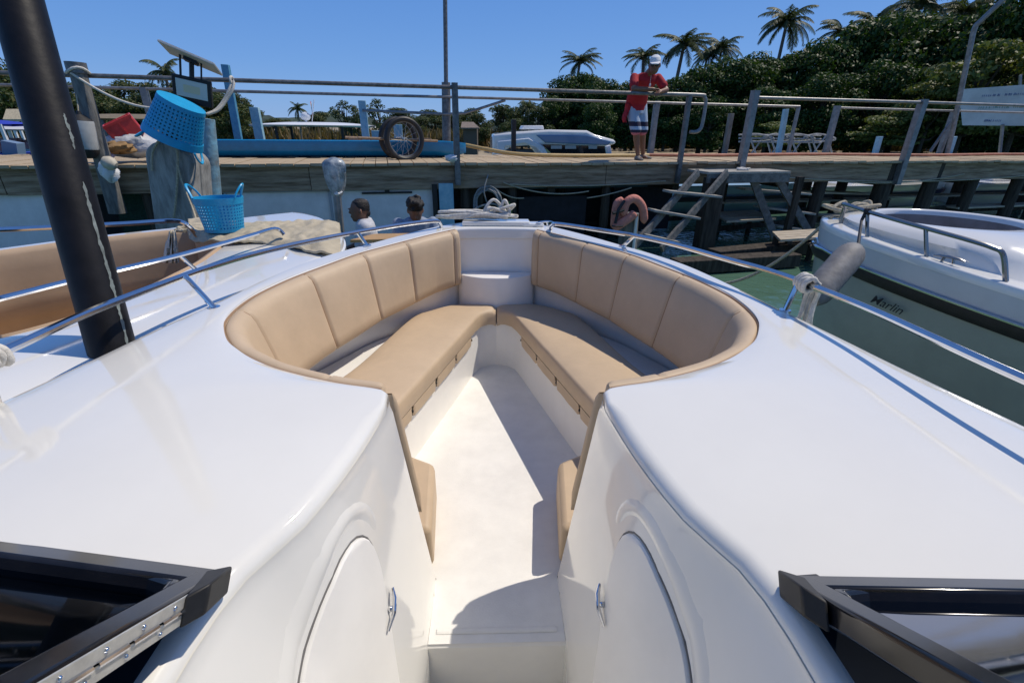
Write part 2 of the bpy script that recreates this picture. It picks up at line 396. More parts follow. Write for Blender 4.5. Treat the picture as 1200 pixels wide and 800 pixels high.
# liner wall under the rim, white
def liner_half(sx):
    rows = []; S = range(NR-1, len(I_))
    for j, i in enumerate(S):
        a, n = I_[i], IN_[i]; k = max(0, 1-j/7); o = .012*(1-k)
        if a.x == 0: n = V((0, 1, 0))
        w_ = a+n*o
        bot = V((w_.x-(.305-.212)*k, w_.y, 0))
        rows.append([V3(a, zs(a.y)-.03)]+[V3(w_.lerp(bot, t), (zs(a.y)-.04)*(1-t)+FZ*t) for t in (0, .25, .5, .75, 1)])
    m = MB(); m.grid([mirror(r, sx) for r in rows], flip=sx > 0); return m
part('cockpit_liner', both(liner_half), GELIN, BOAT)
# cabin sides of the walkway
YW = [-.5, .3, .5, .62, .735, .93, 1.12, 1.2]; WW = [.48, .48, .475, .45, .388, .335, .305, .303]
YW = [p.y for p in I_[:NR]]+[1.2]; WW = [p.x for p in I_[:NR]]+[.303]
def wallw(y, z): 
    s_ = max(0, (z-FZ)/(zs(y)-.04-FZ)); return .212+(float(np.interp(y, YW, WW))-.212)*s_
def wallp(y, z, sx, off=0): return V((sx*(wallw(y, z)-off), y, z))
def cab_half(sx):
    rows = []
    for p in I_[:NR+1]:
        rows.append([V((sx*(p.x-.0012), p.y, zs(p.y)-.030)), V((sx*(p.x-.0012), p.y, zs(p.y)-.045))]+[wallp(p.y, z, sx) for z in np.linspace(zs(p.y)-.07, .15, 18)])
    m = MB(); m.grid(rows, flip=sx > 0); return m
part('cabin_side', both(cab_half), GEL, BOAT)
DOORO = [(.40, .60), (.41, .72), (.46, .84), (.545, .945), (.625, 1.00), (.70, 1.045), (.77, 1.073), (.83, 1.07), (.866, 1.03), (.868, .96), (.845, .875), (.80, .77), (.74, .655), (.66, .54), (.55, .49)]
ARCH = [(.36, .70), (.40, .80), (.47, .905), (.56, .995), (.645, 1.058), (.73, 1.11), (.81, 1.132), (.87, 1.12), (.905, 1.07), (.91, .99)]
for sx in (1, -1):
    side = 'right' if sx > 0 else 'left'
    out = resample(crom([(a, b, 0) for a, b in DOORO], 6, closed=True), 70)
    cy = sum(p.x for p in out)/70; cz = sum(p.y for p in out)/70
    m = MB(); rows = []
    for k, (sc, off) in enumerate(((1.0, -.002), (1.0, .004), (.985, .008), (.95, .008), (.6, .008), (.3, .008), (.02, .008))):
        rows.append([wallp(cy+(p.x-cy)*sc, cz+(p.y-cz)*sc, sx, off) for p in out]+[wallp(cy+(out[0].x-cy)*sc, cz+(out[0].y-cz)*sc, sx, off)])
    m.grid(rows, flip=sx < 0)
    door = part('cabin_door', m, GELIN, BOAT)
    g = MB(); g.tube([wallp(p.x+(p.x-cy)*.012, p.y+(p.y-cz)*.012, sx, -.001) for p in out], .003, 6, closed=True)
    part('door_seal', g, mat('grey_seal_'+side, (.16, .155, .15), .6), door, par_m=1)
    h = MB()
    hp = [wallp(.862-.0*k, .855, sx, .02) for k in (0,)]
    a_, b_ = wallp(.868, .862, sx, .012), wallp(.785, .812, sx, .014)
    h.tube([a_, a_.lerp(b_, .25)+V((-sx*.008, 0, 0)), a_.lerp(b_, .6)+V((-sx*.01, 0, 0)), b_], [.0035, .006, .005, .003], 8)
    h.ell(a_.lerp(b_, .5), (.008, .008, .008), 10, 6)
    part('handle', h, STEEL, door)
    m = MB(); ap = resample(crom([(a, b, 0) for a, b in ARCH], 6), 40); rows = []
    for i, p in enumerate(ap):
        t = ap[min(i+1, 39)]-ap[max(i-1, 0)]; t.normalize(); n = V((-t.y, t.x, 0)); k = math.sin(PI*min(1, i/6, (39-i)/8)*.5)
        rows.append([wallp(p.x+n.x*u*.027, p.y+n.y*u*.027, sx, -.002+k*.0065*max(0, math.cos(u*PI/2))**1.3) for u in (-1, -.7, -.4, -.15, .15, .4, .7, 1)])
    m.grid(rows, flip=sx > 0); part('door_arch', m, GEL, BOAT, ang=60)
# floor: upper floor, step riser, lower floor
FL = [(0, 2.88), (.12, 2.80), (.20, 2.62), (.30, 2.24), (.40, 1.90), (.46, 1.7), (.46, 1.22), (.214, 1.19), (.213, .955)]
m = MB(); m.poly([V((a, b, FZ)) for a, b in FL]+[V((-a, b, FZ)) for a, b in FL[:0:-1]])
part('upper_floor', m, NONSKID, BOAT, smooth=False)
m = MB(); m.grid([[V((x, .958, FZ-.002)), V((x, .95, FZ-.012)), V((x, .95, .262))] for x in (-.214, 0, .214)], flip=True); part('step_riser', m, GELIN, BOAT)
m = MB(); m.poly([V((-.3, .955, .26)), V((.3, .955, .26)), V((.3, -.5, .26)), V((-.3, -.5, .26))]); part('lower_floor', m, NONSKID, BOAT)
m = MB()
m.grid([[V((x, y, FZ+h)) for y, h in ((.985, .0012), (.99, .004), (1.0, .004), (1.004, .0012))] for x in (-.19, .19)]); part('floor_bead', m, NONSKID, BOAT)
# bench: white base, cushions, skirts
BIN = [(0, 2.83), (.05, 2.815), (.095, 2.775), (.125, 2.70), (.145, 2.63), (.205, 2.42), (.27, 2.20), (.355, 1.91), (.43, 1.655), (.47, 1.45), (.49, 1.25)]
BOUT = [(0, 2.955), (.26, 2.955), (.42, 2.84), (.52, 2.70), (.66, 2.13), (.73, 1.92), (.80, 1.70), (.82, 1.42)]
bi = resample([V((a, b, 0)) for a, b in BIN], 60); bo = resample(crom([(a, b, 0) for a, b in BOUT], 8), 60)
def base_half(sx):
    m = MB(); rg = [I_[i] for i in range(NR+4, len(I_))][::-1]; rg = resample(rg, 60); rows = []
    for i in range(60):
        a, b = bi[i], rg[i]; rows.append([V((a.x+(.02 if i else 0), a.y+.01, FZ)), V((a.x+(.02 if i else 0), a.y+.012, FZ+.1)), V((a.x+(.022 if i else 0), a.y+.014, BZ-.10)), V((a.x+(.03 if i else 0), a.y+.02, BZ-.092)), V3(a.lerp(b, .5), BZ-.09), V3(b, BZ-.09)])
    m.grid([mirror(r, sx) for r in rows], flip=sx > 0); return m
part('bench_base', both(base_half), GELIN, BOAT)
def cushion(A, B, z, th, r=.018, crown=.012, puff=0):
    rows = []
    n = len(A)
    for i in range(n):
        e = min(1, i/2.0, (n-1-i)/2.0)  # rounded ends
        a, b = A[i], B[i]; d = (b-a); L = d.length; d.normalize(); row = []
        dz = -(1-e)**2*r
        for off, h in ((0.004, -th), (0, -th*.8), (-.003, -th*.5), (0, -r), (r*.3, -r*.3), (r, 0)): row.append(V3(a+d*off, z+h+dz))
        for t in (.2, .4, .6, .8): row.append(V3(a.lerp(b, t), z+dz+crown*math.sin(PI*t)))
        for off, h in ((r, 0), (r*.3, -r*.3), (0, -r), (0, -th)): row.append(V3(b-d*off, z+h+dz))
        rows.append(row)
    rows = [[V3(p, z-th) for p in rows[0]]]+rows+[[V3(p, z-th) for p in rows[-1]]]
    m = MB(); m.grid(rows); return m
for sx in (1, -1):
    A = [p.copy() for p in bi]; B = [p.copy() for p in bo]
    for q in (A, B):
        q[0].x = .003
    c = cushion(A, B, BZ, .092); c.v = [(x*sx, y, z) for x, y, z in c.v]
    if sx < 0: c.f = [f[::-1] for f in c.f]
    part('bench_cushion', c, TAN, BOAT, ang=60)
    sk = resample(bi, 200)
    m = MB()
    for s0, s1 in ((.16, .315), (.322, .478), (.486, .64), (.647, .80)):
        P = sk[int(s0*200):int(s1*200)]; rows = []
        for i, p in enumerate(P):
            e = min(1, (i+1)/2, (len(P)-i)/2); dn = .058+.0015*math.sin(i*.35+s0*30)
            x0 = p.x+.018
            rows.append([V((x0+.004, p.y+.012, BZ-.097)), V((x0-.014, p.y+.01, BZ-.10)), V((x0-.016*e, p.y+.01, BZ-.10-dn*.5)), V((x0-.012*e, p.y+.01, BZ-.10-dn*(.8+.2*e))), V((x0+.006, p.y+.012, BZ-.10-dn*(.8+.2*e)))])
        m.grid([mirror(r, sx) for r in rows], flip=sx < 0)
    for s0 in (.155, .318, .482, .642, .805):
        p = sk[int(s0*200)]; m.ell((sx*(p.x+.006), p.y+.01, BZ-.125), (.005, .008, .008), 8, 5, 1)
    part('bench_skirt', m, [TAN, BLACKR], BOAT, ang=60)
# backrest cushion running round the rim
RB = resample(crom([(a, b, 0) for a, b in [(.335, 1.204), (.375, 1.214)]+RING[3:]], 6), 241)
RBn = normals(RB)
SEAM_Y = [(.52, 1.245), (1.01, 1.76), (.905, 2.19), (.73, 2.51), (.54, 2.745), (.305, 2.995)]
seams = [min(range(241), key=lambda i: (RB[i].x-a)**2+(RB[i].y-b)**2) for a, b in SEAM_Y]
def backrest(sx):
    rows = []
    for i, (p, n) in enumerate(zip(RB, RBn)):
        t = i/240; zt = zs(p.y)-.010; zb = .88+.13*min(1, max(0, (t-.05)/.95)); lean = .10*max(0, math.sin(PI*min(1, max(0, (t-.06)/.85))))
        g = min(abs(i-k) for k in seams)*.0115; gv = .011*math.exp(-(g/.008)**2)
        e = min(1, i/2, (240-i)/2); th = (.062-gv)*(.35+.65*e**.5); thin = th
        row = []
        def pt(q, inn, z): return V3(p-n*(inn+lean*q), z)
        H = zt-zb
        row.append(pt(0, -.002, zt-.03)); row.append(pt(0, -.002, zt-.004)); row.append(pt(0, .010, zt+.006-gv*.3)); row.append(pt(.0, thin*.55, zt+.004-gv*.6))
        row.append(pt(.04, thin*.88, zt-.014-gv*.2)); row.append(pt(.1, thin, zt-.04))
        for q in (.25, .45, .65, .82): row.append(pt(q, thin+.006*math.sin(PI*q)*(1-math.exp(-(g/.05)**2)), zt-H*q))
        row.append(pt(.95, thin, zb+.02)); row.append(pt(1, thin*.7, zb+.003)); row.append(pt(1, .0, zb))
        rows.append([V((q.x*sx, q.y, q.z)) for q in row])
    backrest.seam = [rows[k][3:12] for k in seams]
    m = MB(); m.grid([rows[0][:1]*len(rows[0])]+rows+[rows[-1][:1]*len(rows[-1])], flip=sx < 0); return m
for sx in (1, -1):
    br = part('backrest_cushion', backrest(sx), TAN, BOAT, ang=70)
    for sm in backrest.seam: m = MB(); m.tube(crom(sm, 2), .0032, 6); part('seam_piping', m, TANPIPE, br)
    m = MB(); m.tube([V((sx*(p.x+n.x*.004), p.y+n.y*.004, zs(p.y)-.008)) for p, n in zip(RB[::3], RBn[::3])], .0055, 6); part('edge_piping', m, TANPIPE, br)
# narrow padding down the front edge of the walkway walls
for sx in (1, -1):
    m = MB(); rows = []
    for i, z in enumerate(np.linspace(1.245, .80, 16)):
        x = wallw(1.19, z); e = min(1, (i+.3)/1.5, (15.3-i)/2)
        rows.append([V((sx*(x+dx), 1.196+dy*e, z)) for dx, dy in ((.02, .0), (-.004, .004), (-.010*e, .016), (-.004, .032), (.02, .040), (.07, .040), (.10, .02), (.10, 0))])
    m.grid(rows, flip=sx > 0); part('edge_pad', m, TAN, BOAT, ang=70)
# low step pads beside the walkway
for sx in (1, -1):
    q = [(.255, 1.585), (.40, 1.665), (.50, 1.30), (.225, 1.225)]
    m = MB(); m.prism([V((sx*a, b, FZ+.003)) for a, b in (q if sx < 0 else q[::-1])][::-1], (0, 0, .185))
    part('step_pad', m, TAN, BOAT, bevel=.022, ang=50)
# bow shelf in front of the bench
sh = [(.25, 3.045), (.23, 3.0), (.17, 2.955), (.09, 2.922), (0, 2.912)]
shp = resample(crom([(a, b, 0) for a, b in sh], 6), 20); full = [V((p.x, p.y, 0)) for p in shp]+[V((-p.x, p.y, 0)) for p in shp[-2::-1]]
m = MB(); rows = []
for p in full: rows.append([V3(p+V((0, .035, 0)), 1.082) if abs(p.x) > 9 else V((p.x, 3.07, 1.078)), V((p.x, p.y+.012, 1.082)), V((p.x, p.y+.003, 1.078)), V((p.x, p.y, 1.066)), V((p.x, p.y-.012, BZ-.05))])
m.grid(rows); part('bow_shelf', m, GELIN, BOAT)
# bow plate, cleats
m = MB(); m.box((.0, 3.155, zs(3.1)+.016), (.44, .11, .03)); m.box((.24, 3.14, zs(3.1)+.01), (.14, .09, .02)); part('bow_hatch', m, GEL, BOAT, bevel=.008)
def cleat(c, rz, s=1.0):
    m = MB(); R = Matrix.Rotation(rz, 3, 'Z')
    for dx in (-.03, .03): m.tube([V(c)+R @ V((dx*s, 0, 0)), V(c)+R @ V((dx*s*.8, 0, .028*s))], .008*s, 8)
    m.tube([V(c)+R @ V((x*s, 0, z*s)) for x, z in ((-.08, .026), (-.05, .033), (0, .035), (.05, .033), (.08, .026))], [.004*s, .008*s, .009*s, .008*s, .004*s], 8); return m
part('cleat', cleat((.315, 3.115, zs(3.1)+.002), .35, .8), STEEL, BOAT)
# bow rails, one each side, measured separately
for sx, pts, st in ((1, [(.345, 3.03, 1.373), (.35, 3.00, 1.40), (.385, 2.935, 1.418), (.56, 2.78, 1.42), (.777, 2.574, 1.42), (.92, 2.36, 1.42), (1.045, 2.094, 1.419), (1.144, 1.909, 1.417), (1.203, 1.727, 1.414), (1.255, 1.45, 1.41), (1.272, 1.21, 1.408), (1.292, .98, 1.405), (1.35, .6, 1.40), (1.40, .2, 1.40), (1.42, -.4, 1.40)],
                   [(.72, 2.655, .758, 2.595), (1.155, 1.745, 1.19, 1.76)]),
                  (-1, [(.352, 3.07, 1.375), (.358, 3.05, 1.40), (.385, 3.02, 1.417), (.55, 2.88, 1.42), (.758, 2.649, 1.42), (.94, 2.41, 1.42), (1.088, 2.156, 1.42), (1.165, 1.95, 1.419), (1.214, 1.745, 1.417), (1.268, 1.43, 1.413), (1.277, 1.15, 1.408), (1.31, .9, 1.405), (1.36, .55, 1.40), (1.40, .2, 1.40), (1.42, -.4, 1.40)],
                   [(.715, 2.64, .76, 2.645), (1.10, 1.775, 1.195, 1.80)])):
    m = MB(); m.tube([V((sx*p.x, p.y, p.z)) for p in crom(pts, 6)], .0125, 10)
    r = part('bow_rail', m, STEEL, BOAT)
    for bx, by, tx, ty in st:
        g = MB(); g.tube([V((sx*bx, by, zs(by)-.004)), V((sx*bx, by, zs(by)+.006))], .022, 12); g.tube([V((sx*bx, by, zs(by))), V((sx*tx, ty, 1.418))], .0105, 8)
        part('stanchion', g, STEEL, r)
# windscreen panels, raked back on the deck
def lerp3(a, b, t): return V(a).lerp(V(b), t)
for sx in (1, -1):
    A = V((.496, .545, 1.242)); B = V((.480, .06, 1.565)); C = V((1.38, .500, 1.252)); D = V((1.25, -.03, 1.59))
    if sx < 0: A, B, C, D = [V((-p.x+.028, p.y+(.030 if p is not C else .215), p.z)) for p in (A, B, C, D)]
    ex = (C-A).normalized(); ey = (B-A).normalized(); nn = ex.cross(ey)*(1 if sx > 0 else -1); nn.normalize()
    m = MB(); m.beam(A-ex*.0+ey*.012, C+ey*.012, .060, .040, up=nn); m.beam(A+ex*.022, B+ex*.022, .044, .042, up=nn); m.prism([A+ex*.04+ey*.04-nn*.018, A+ex*.11+ey*.04-nn*.018, A+ex*.06+ey*.055-nn*.018, A+ex*.04+ey*.11-nn*.018], nn*.036); m.beam(C, D, .03, .03, up=nn); m.beam(B, D, .03, .03, up=nn)
    fr = part('windscreen_frame', m, BLACKG, BOAT, bevel=.009)
    g = MB(); g.add([A+ex*.03+ey*.012, C-ex*.01+ey*.012, D-ex*.01, B+ex*.03], [(0, 1, 2, 3)]); part('glass_panel', g, TINT, fr)
    h = MB(); i_ = -ex
    s0 = A+ey*.035+i_*.0035
    bn = nn
    a0, a1 = A+ey*.05-ex*.0045, A+ey*.55-ex*.0045
    h.beam(a0+bn*.011, a1+bn*.011, .003, .017, up=bn); h.beam(a0-bn*.011, a1-bn*.011, .003, .017, up=bn)
    if sx < 0:
        k = h
        for j in range(9): k.tube([a0+ey*(.055*j+.003)-ex*.002, a0+ey*(.055*j+.050)-ex*.002], .0042, 8, 1)
        for j in range(8):
            for sg in (-1, 1): k.ell(a0+ey*(.03+.062*j+.012*sg)+bn*.012*sg-ex*.0018, (.0035, .0035, .0035), 8, 6, 1)
        part('hinge', k, [DULLSTEEL, STEEL], fr)
    # rubber corner block
    k = MB(); k.prism([A+ex*.03-nn*.02, A-ex*.012-nn*.03+ey*-.012, A-ex*.03+ey*.085-nn*.035, A-ex*.006+ey*.11-nn*.02], nn*.045); part('corner_seal', k, BLACKR, fr, bevel=.004)
# dark dash behind the windscreens
def dash_half(sx):
    m = MB(); rows = []
    for y in np.linspace(.575, -.5, 12): rows.append([V((sx*x, y+.06*(x-.5), 1.238+.012*0-(.0 if x > .56 else .0))) for x in (.508, .7, 1.0, 1.42)])
    m.grid(rows, flip=sx > 0); return m
for sx in (1, -1): part('dashboard', dash_half(sx), DASH, BOAT)
# helm seats and the hard top over the helm (unseen; top brought forward to block sky and bounce light)
for sx in (1, -1):
    m = MB(); m.box((sx*.72, -1.35, .95), (.62, .55, .16)); m.box((sx*.72, -1.62, 1.32), (.62, .14, .62)); m.box((sx*.72, -1.35, .55), (.5, .45, .62)); part('helm_seat', m, TAN, BOAT, bevel=.04)
m = MB(); m.box((0, -1.15, 2.47), (2.4, 2.9, .07)); top = part('hard_top', m, mat('cream_hardtop', (.60, .55, .47), .5), BOAT, bevel=.03)
for sx in (1, -1):
    m = MB(); m.tube([V((sx*1.25, -1.2, 1.25)), V((sx*1.1, -1.3, 2.44))], .025, 8); m.tube([V((sx*1.35, -2.4, 1.25)), V((sx*1.1, -2.5, 2.44))], .025, 8); part('top_support', m, STEEL, top)
m = MB(); m.box((0, -2.9, .75), (2.4, .5, 1.0)); part('stern_seat', m, TAN, BOAT, bevel=.05)
# ------------------------------------------------------------------ helpers for ropes, tangles, bags
def sag(p, q, drop, n=14):
    p, q = V(p), V(q); return [p.lerp(q, i/(n-1))-V((0, 0, drop*4*(i/(n-1))*(1-i/(n-1)))) for i in range(n)]
def tangle(c, rx_, ry_, h, r, turns, seed, n=150):
    rnd = random.Random(seed); c = V(c); pts = []
    kn = turns*5
    for i in range(kn):
        a = i*2*PI/5+rnd.uniform(-.5, .5); k = rnd.uniform(.35, 1)
        pts.append(c+V((rx_*k*math.cos(a), ry_*k*math.sin(a), r+h*rnd.random()**1.5*(1.1-k*.6))))
    m = MB(); m.tube(crom(pts, 7), r, 7); return m
def coil(c, R, r, n, axis, seed, wob=.15):
    rnd = random.Random(seed); c = V(c); q = V(axis).normalized().to_track_quat('Z', 'Y'); pts = []
    for i in range(n*14):
        a = i*2*PI/14; k = 1+wob*math.sin(a*.37+seed)+rnd.uniform(-.03, .03)
        pts.append(c+q @ V((R*k*math.cos(a), R*k*1.15*math.sin(a), rnd.uniform(-1, 1)*r*1.6)))
    m = MB(); m.tube(crom(pts, 3), r, 6); return m
# ------------------------------------------------------------------ neighbour boat on the left (same kind of bow, turned towards us)
LT = math.radians(-26); LO = V((-3.30, .62, -.06))
LB = thing('neighbour_speedboat', 'white speedboat on the left with tan padded bow well and canvas over its bow', 'boat', LO, LT)
LI = [V((p.x*.84, 1.55+(p.y-1.55)*1.02, 0)) for p in I_]; LOo = [V((p.x*(.93 if p.y < 2.4 else .93+.10*(p.y-2.4)), p.y+max(0, p.y-1.6)*.32, 0)) for p in O_]
LN = normals(LI)
def zl(y): return 1.20+.045*max(0, y)
LOn = resample(crom([(a, b, 0) for a, b in ((2.0, -.6), (1.75, .3), (1.53, 1.08), (1.41, 1.7), (1.29, 2.35), (1.13, 2.98), (.86, 3.38), (.42, 3.67), (.15, 3.77), (0, LOo[-1].y))], 8), len(LOo))
LOf = []
for i_, (p, n) in enumerate(zip(LI, LN)):
    k = max(0, (i_-(len(LI)-16))/15); q = p+n*.07; LOf.append(q.lerp(LOo[i_], k) if i_ < len(LI)-1 else LOo[i_])
def lo(sx): return LOn if sx > 0 else LOf
m = both(lambda sx: deck_half(sx, zl, .02, .03, LI[NR+2:], lo(sx)[NR+2:], LN[NR+2:])); part('deck', m, GEL, LB, local=True, ang=50)
def lhull(sx):
    rows = []
    for p in lo(sx):
        rows.append([V((p.x*k+o*(p.x > .01), p.y-(1-k)*max(0, p.y-1.5)*.8, z)) for z, k, o in ((zl(p.y)-.058, 1, .0), (zl(p.y)-.06, 1, .014), (zl(p.y)-.10, 1, .014), (zl(p.y)-.104, 1, -.006), (.75, .93, 0), (.3, .84, 0), (0, .76, 0), (-.3, .6, 0))])
    m = MB(); m.grid([mirror(r, sx) for r in rows], flip=sx < 0); return m
part('hull', both(lhull), GEL, LB, local=True)
def lliner(sx):
    rows = []
    for i in range(NR+2, len(LI)):
        a, n = LI[i], LN[i]
        if a.x == 0: n = V((0, 1, 0))
        z = zl(a.y); rows.append([V3(a+n*.0, z-.02), V3(a-n*.012, z+.004), V3(a-n*.035, z-.004), V3(a-n*.048, z-.03), V3(a-n*.05, z-.12), V3(a-n*.055, z-.30), V3(a-n*.05, z-.42), V3(a-n*.02, z-.44), V3(a, .55)])
    m = MB(); m.grid([mirror(r, sx) for r in rows], flip=sx > 0); return m
part('padded_liner', both(lliner), TAN2, LB, local=True, ang=60)
m = MB(); P = LI[NR+2:]; m.poly([V3(p, .6) for p in P]+[V((-p.x, p.y, .6)) for p in P[-2::-1]]); part('floor', m, TAN2, LB, local=True, smooth=False)
m = MB()
y0_ = LI[NR+2].y+.01
m.grid([[V((-1.4, y, zl(y)-.004)), V((-1.2, y, zl(y)+.004)), V((0, y, zl(y)+.01)), V((1.2, y, zl(y)+.006)), V((1.660-.487*(y-.8)-.02, y, zl(y)+.002)), V((1.660-.487*(y-.8), y, zl(y)-.02)), V((1.660-.487*(y-.8), y, zl(y)-.3))] for y in np.linspace(-.5, y0_, 8)], flip=True); part('helm_deck', m, GEL, LB, local=True)
# raised edge lines on the near deck
for sx, pts in ((1, [(0, 350), (100, 325), (210, 299), (290, 277), (322, 267), (333, 274)]), ):
    w_ = [atz(x, y, 1.36) for x, y in pts[:-2]]
    w_.append(atz(322, 268, 1.37)); w_.append(atz(333, 275, 1.33))
    w_ = [w_[0]+(w_[0]-w_[1])*1.5]+w_
    m = MB(); m.tube(crom(w_, 5), .0115, 8); r = part('bow_rail', m, STEEL, LB)
    g = MB(); t_ = atz(210, 299, 1.355); b_ = atz(231, 317, 1.262); g.tube([b_+(b_-t_)*.1, t_], .010, 8); part('stanchion', g, STEEL, r)
w_ = [atz(x, y, 1.46) for x, y in ((-60, 270), (0, 269), (70, 266), (150, 262), (205, 259))]+[atz(222, 266, 1.42), atz(230, 276, 1.33)]
m = MB(); m.tube(crom(w_, 5), .0125, 8); part('bow_rail', m, STEEL, LB)
# canvas draped over its bow
from mathutils import noise
def drape():
    rnd = random.Random(4); m = MB(); rows = []
    for i in range(90):
        u = i/89; row = []
        for j in range(44):
            v = j/43
            x = 222+u*176; yy = 263+u*3+v*(13+15*u+3*math.sin(u*9))
            p = atz(x, yy, 1.295); q = V((u*3.2+v*.9, v*1.6-u*.4, .3)); p.z += .016+.030*noise.noise(q*1.1)+.022*(1-abs(noise.noise(q*2.3+V((3, 1, 0))))*2.2)*.6+.008*(1-2*abs(noise.noise(V((u*15+v*5, v*4, 7)))))+.004*noise.noise(q*9)-.02*v
            if v > .8: p.z -= (v-.8)*.12
            if u > .9: p.z -= (u-.9)*.25
            row.append(p)
        rows.append(row)
    m.grid(rows, flip=True); return m
o = single('canvas_cover', drape(), CLOTH, 'crumpled tan canvas cover draped over the bow of the left boat', 'cover', ang=80)
md = o.modifiers.new('t', 'SOLIDIFY'); md.thickness = .012
# pale cloth strip hanging into the well, mooring rope end
def strip():
    m = MB(); rows = []
    for i in range(9):
        u = i/8-.5; row = []
        for j in range(12):
            v = j/11; p = aty(201+u*(6+12*v), 270+v*38, 3.02-.02*math.sin(u*20+v*3)-.03*v); row.append(p)
        rows.append(row)
    m.grid(rows, flip=True); return m
o = single('hanging_cloth', strip(), PALECL, 'narrow pale cloth strip hanging down inside the tan bow well of the left boat', 'cloth', ang=80)
md = o.modifiers.new('t', 'SOLIDIFY'); md.thickness = .008
m = tangle(atz(226, 271, 1.30), .13, .06, .03, .011, 4, 5); single('coiled_rope', m, ROPEY, 'grey rope lying beside the upright blue basket on the left boat', 'rope', ang=80)
# ------------------------------------------------------------------ blue laundry baskets
def basket(parent, M, r0, r1, H, flare=0, handles=True):
    # body with real holes: rows x cols of cells, every cell a frame round a hole
    nc, nr = 40, 11; m = MB()
    def P(a, t, o=0):
        r = r0+(r1-r0)*t+o; c_, s_ = math.cos(a), math.sin(a)
        z = H*t
        if handles and t > .86: z += (abs(c_)**10)*.0
        return V((r*1.25*c_*1.0, r*.92*s_, z))
    def cell(a0, a1, t0, t1):
        fa, ft = (a1-a0)*.26, (t1-t0)*.26
        for o, fl in ((0, False), (-.006, True)):
            o0 = [P(a0, t0, o), P(a1, t0, o), P(a1, t1, o), P(a0, t1, o)]
            am, tm = (a0+a1)/2, (t0+t1)/2
            i0 = []
            for ox, oy in ((-1, -.55), (-.55, -1), (.55, -1), (1, -.55), (1, .55), (.55, 1), (-.55, 1), (-1, .55)):
                i0.append(P(am+ox*fa*.95, tm+oy*ft*.95, o))
            vs = o0+i0; fs = [(0, 1, 6, 5), (1, 2, 8, 7), (2, 3, 10, 9), (3, 0, 4, 11), (0, 5, 4), (1, 7, 6), (2, 9, 8), (3, 11, 10)]
            m.add(vs, [f[::-1] for f in fs] if fl else fs)
            if o == 0: keep = i0
        vs = keep+i0; m.add(vs, [(k, 8+k, 8+(k+1) % 8, (k+1) % 8) for k in range(8)])
    for r in range(1, nr-2):
        for c in range(nc): cell(2*PI*c/nc, 2*PI*(c+1)/nc, r/nr, (r+1)/nr)
    def band(t0, t1, o=0.004):
        rows = []
        for k in range(41):
            a = 2*PI*k/40; rows.append([P(a, t0), P(a, t0, o), P(a, t1, o), P(a, t1, -.008), P(a, t0, -.008)])
        m.grid(rows)
    band(0, 1.02/nr, .002); band((nr-2)/nr, 1, .004)
    rows = [[P(2*PI*k/40, 0)*1.0, P(2*PI*k/40, 0)*.5, V((0, 0, .004))] for k in range(41)]; m.grid(rows)
    m.xf(M); part('basket_body', m, BASK, parent, ang=40)
    if handles:
        for sg in (1, -1):
            pts = []
            for k in range(15):
                t = k/14; a = (t-.5)*1.25; q = P(a if sg > 0 else PI-a, 1.0, .002); q.z += .115*math.sin(PI*t)**.75; q.x += sg*.02*math.sin(PI*t); pts.append(q)
            h = MB(); h.tube(pts, .014, 8, flat=.7); h.xf(M); part('basket_handle', h, BASK, parent)
p = atz(264, 270.5, 1.325)
B1 = thing('laundry_basket', 'upright blue plastic basket with two loop handles standing on the canvas of the left boat', 'basket', p)
basket(B1, Matrix.Translation(p) @ Matrix.Rotation(math.radians(10), 4, 'Z') @ Matrix.Diagonal((.58, .58, .66, 1)), .155, .20, .32)
p = aty(213, 120, 5.7)
B2 = thing('laundry_basket', 'blue plastic basket turned upside down over the mooring post', 'basket', p)
dv = (aty(196, 190, 5.75)-p)
zax = dv.normalized(); xax = V((1, .25, .0)); xax = (xax-zax*xax.dot(zax)).normalized(); yax = zax.cross(xax)
basket(B2, Matrix.Translation(p) @ Matrix((xax, yax, zax)).transposed().to_4x4() @ Matrix.Scale(1.06, 4), .165, .215, .40)
# ------------------------------------------------------------------ neighbour boat on the right
RT = math.radians(45); tip = V((2.42, 3.52, 0))
RB_ = thing('neighbour_speedboat', 'white speedboat moored on the right with a black rubbing strake and grey bow well', 'boat', tip, RT)
ys = [0, -.03, -.10, -.22, -.42, -.70, -1.05, -1.6, -2.3, -3.2, -4.2]
hw = [0, .14, .28, .42, .57, .71, .83, .95, 1.03, 1.08, 1.10]
RS = resample(crom([(a, b, 0) for a, b in zip(hw, ys)], 8), 90)
def rz_(y): return max(1.12, 1.385-.115*abs(y)**1.2)
MWr = MW[RB_.name]
def inner(k):                            # inner edge: oval well, then the centre line
    f = k/89
    if f < .5: a = PI*f/.5; return V((.40*math.sin(a)+.0, -.70+.40*math.cos(a), 1.455))
    return V((0, -1.1-(f-.5)/.5*3.1, 1.44))
mr = MB()
for sx in (1, -1):
    rows = []
    for k, p in enumerate(RS):
        q = inner(k); z0 = rz_(p.y); o = V((p.x, p.y, z0)); d = V((q.x-o.x, q.y-o.y, 0)); L = max(d.length, 1e-4); d /= L; H = q.z-z0
        r = [o+V((0, 0, -.05)), o+V((0, 0, -.014)), o+d*.006+V((0, 0, -.004)), o+d*.018]
        for t, h in ((.10/max(L, .2), .03), (.16/max(L, .25), .10)): r.append(o+d*L*min(t, .5)+V((0, 0, H*h)))
        for t, h in ((.40, .48), (.52, .70), (.66, .85), (.82, .95), (.94, 1.0)): r.append(o+d*L*t+V((0, 0, H*h)))
        r += [q+V((0, 0, -.001)), q+d*.012+V((0, 0, -.012)), q+d*.016+V((0, 0, -.05))]
        rows.append([V((v_.x*sx, v_.y, v_.z)) for v_ in r])
    mr.grid(rows, flip=sx < 0)
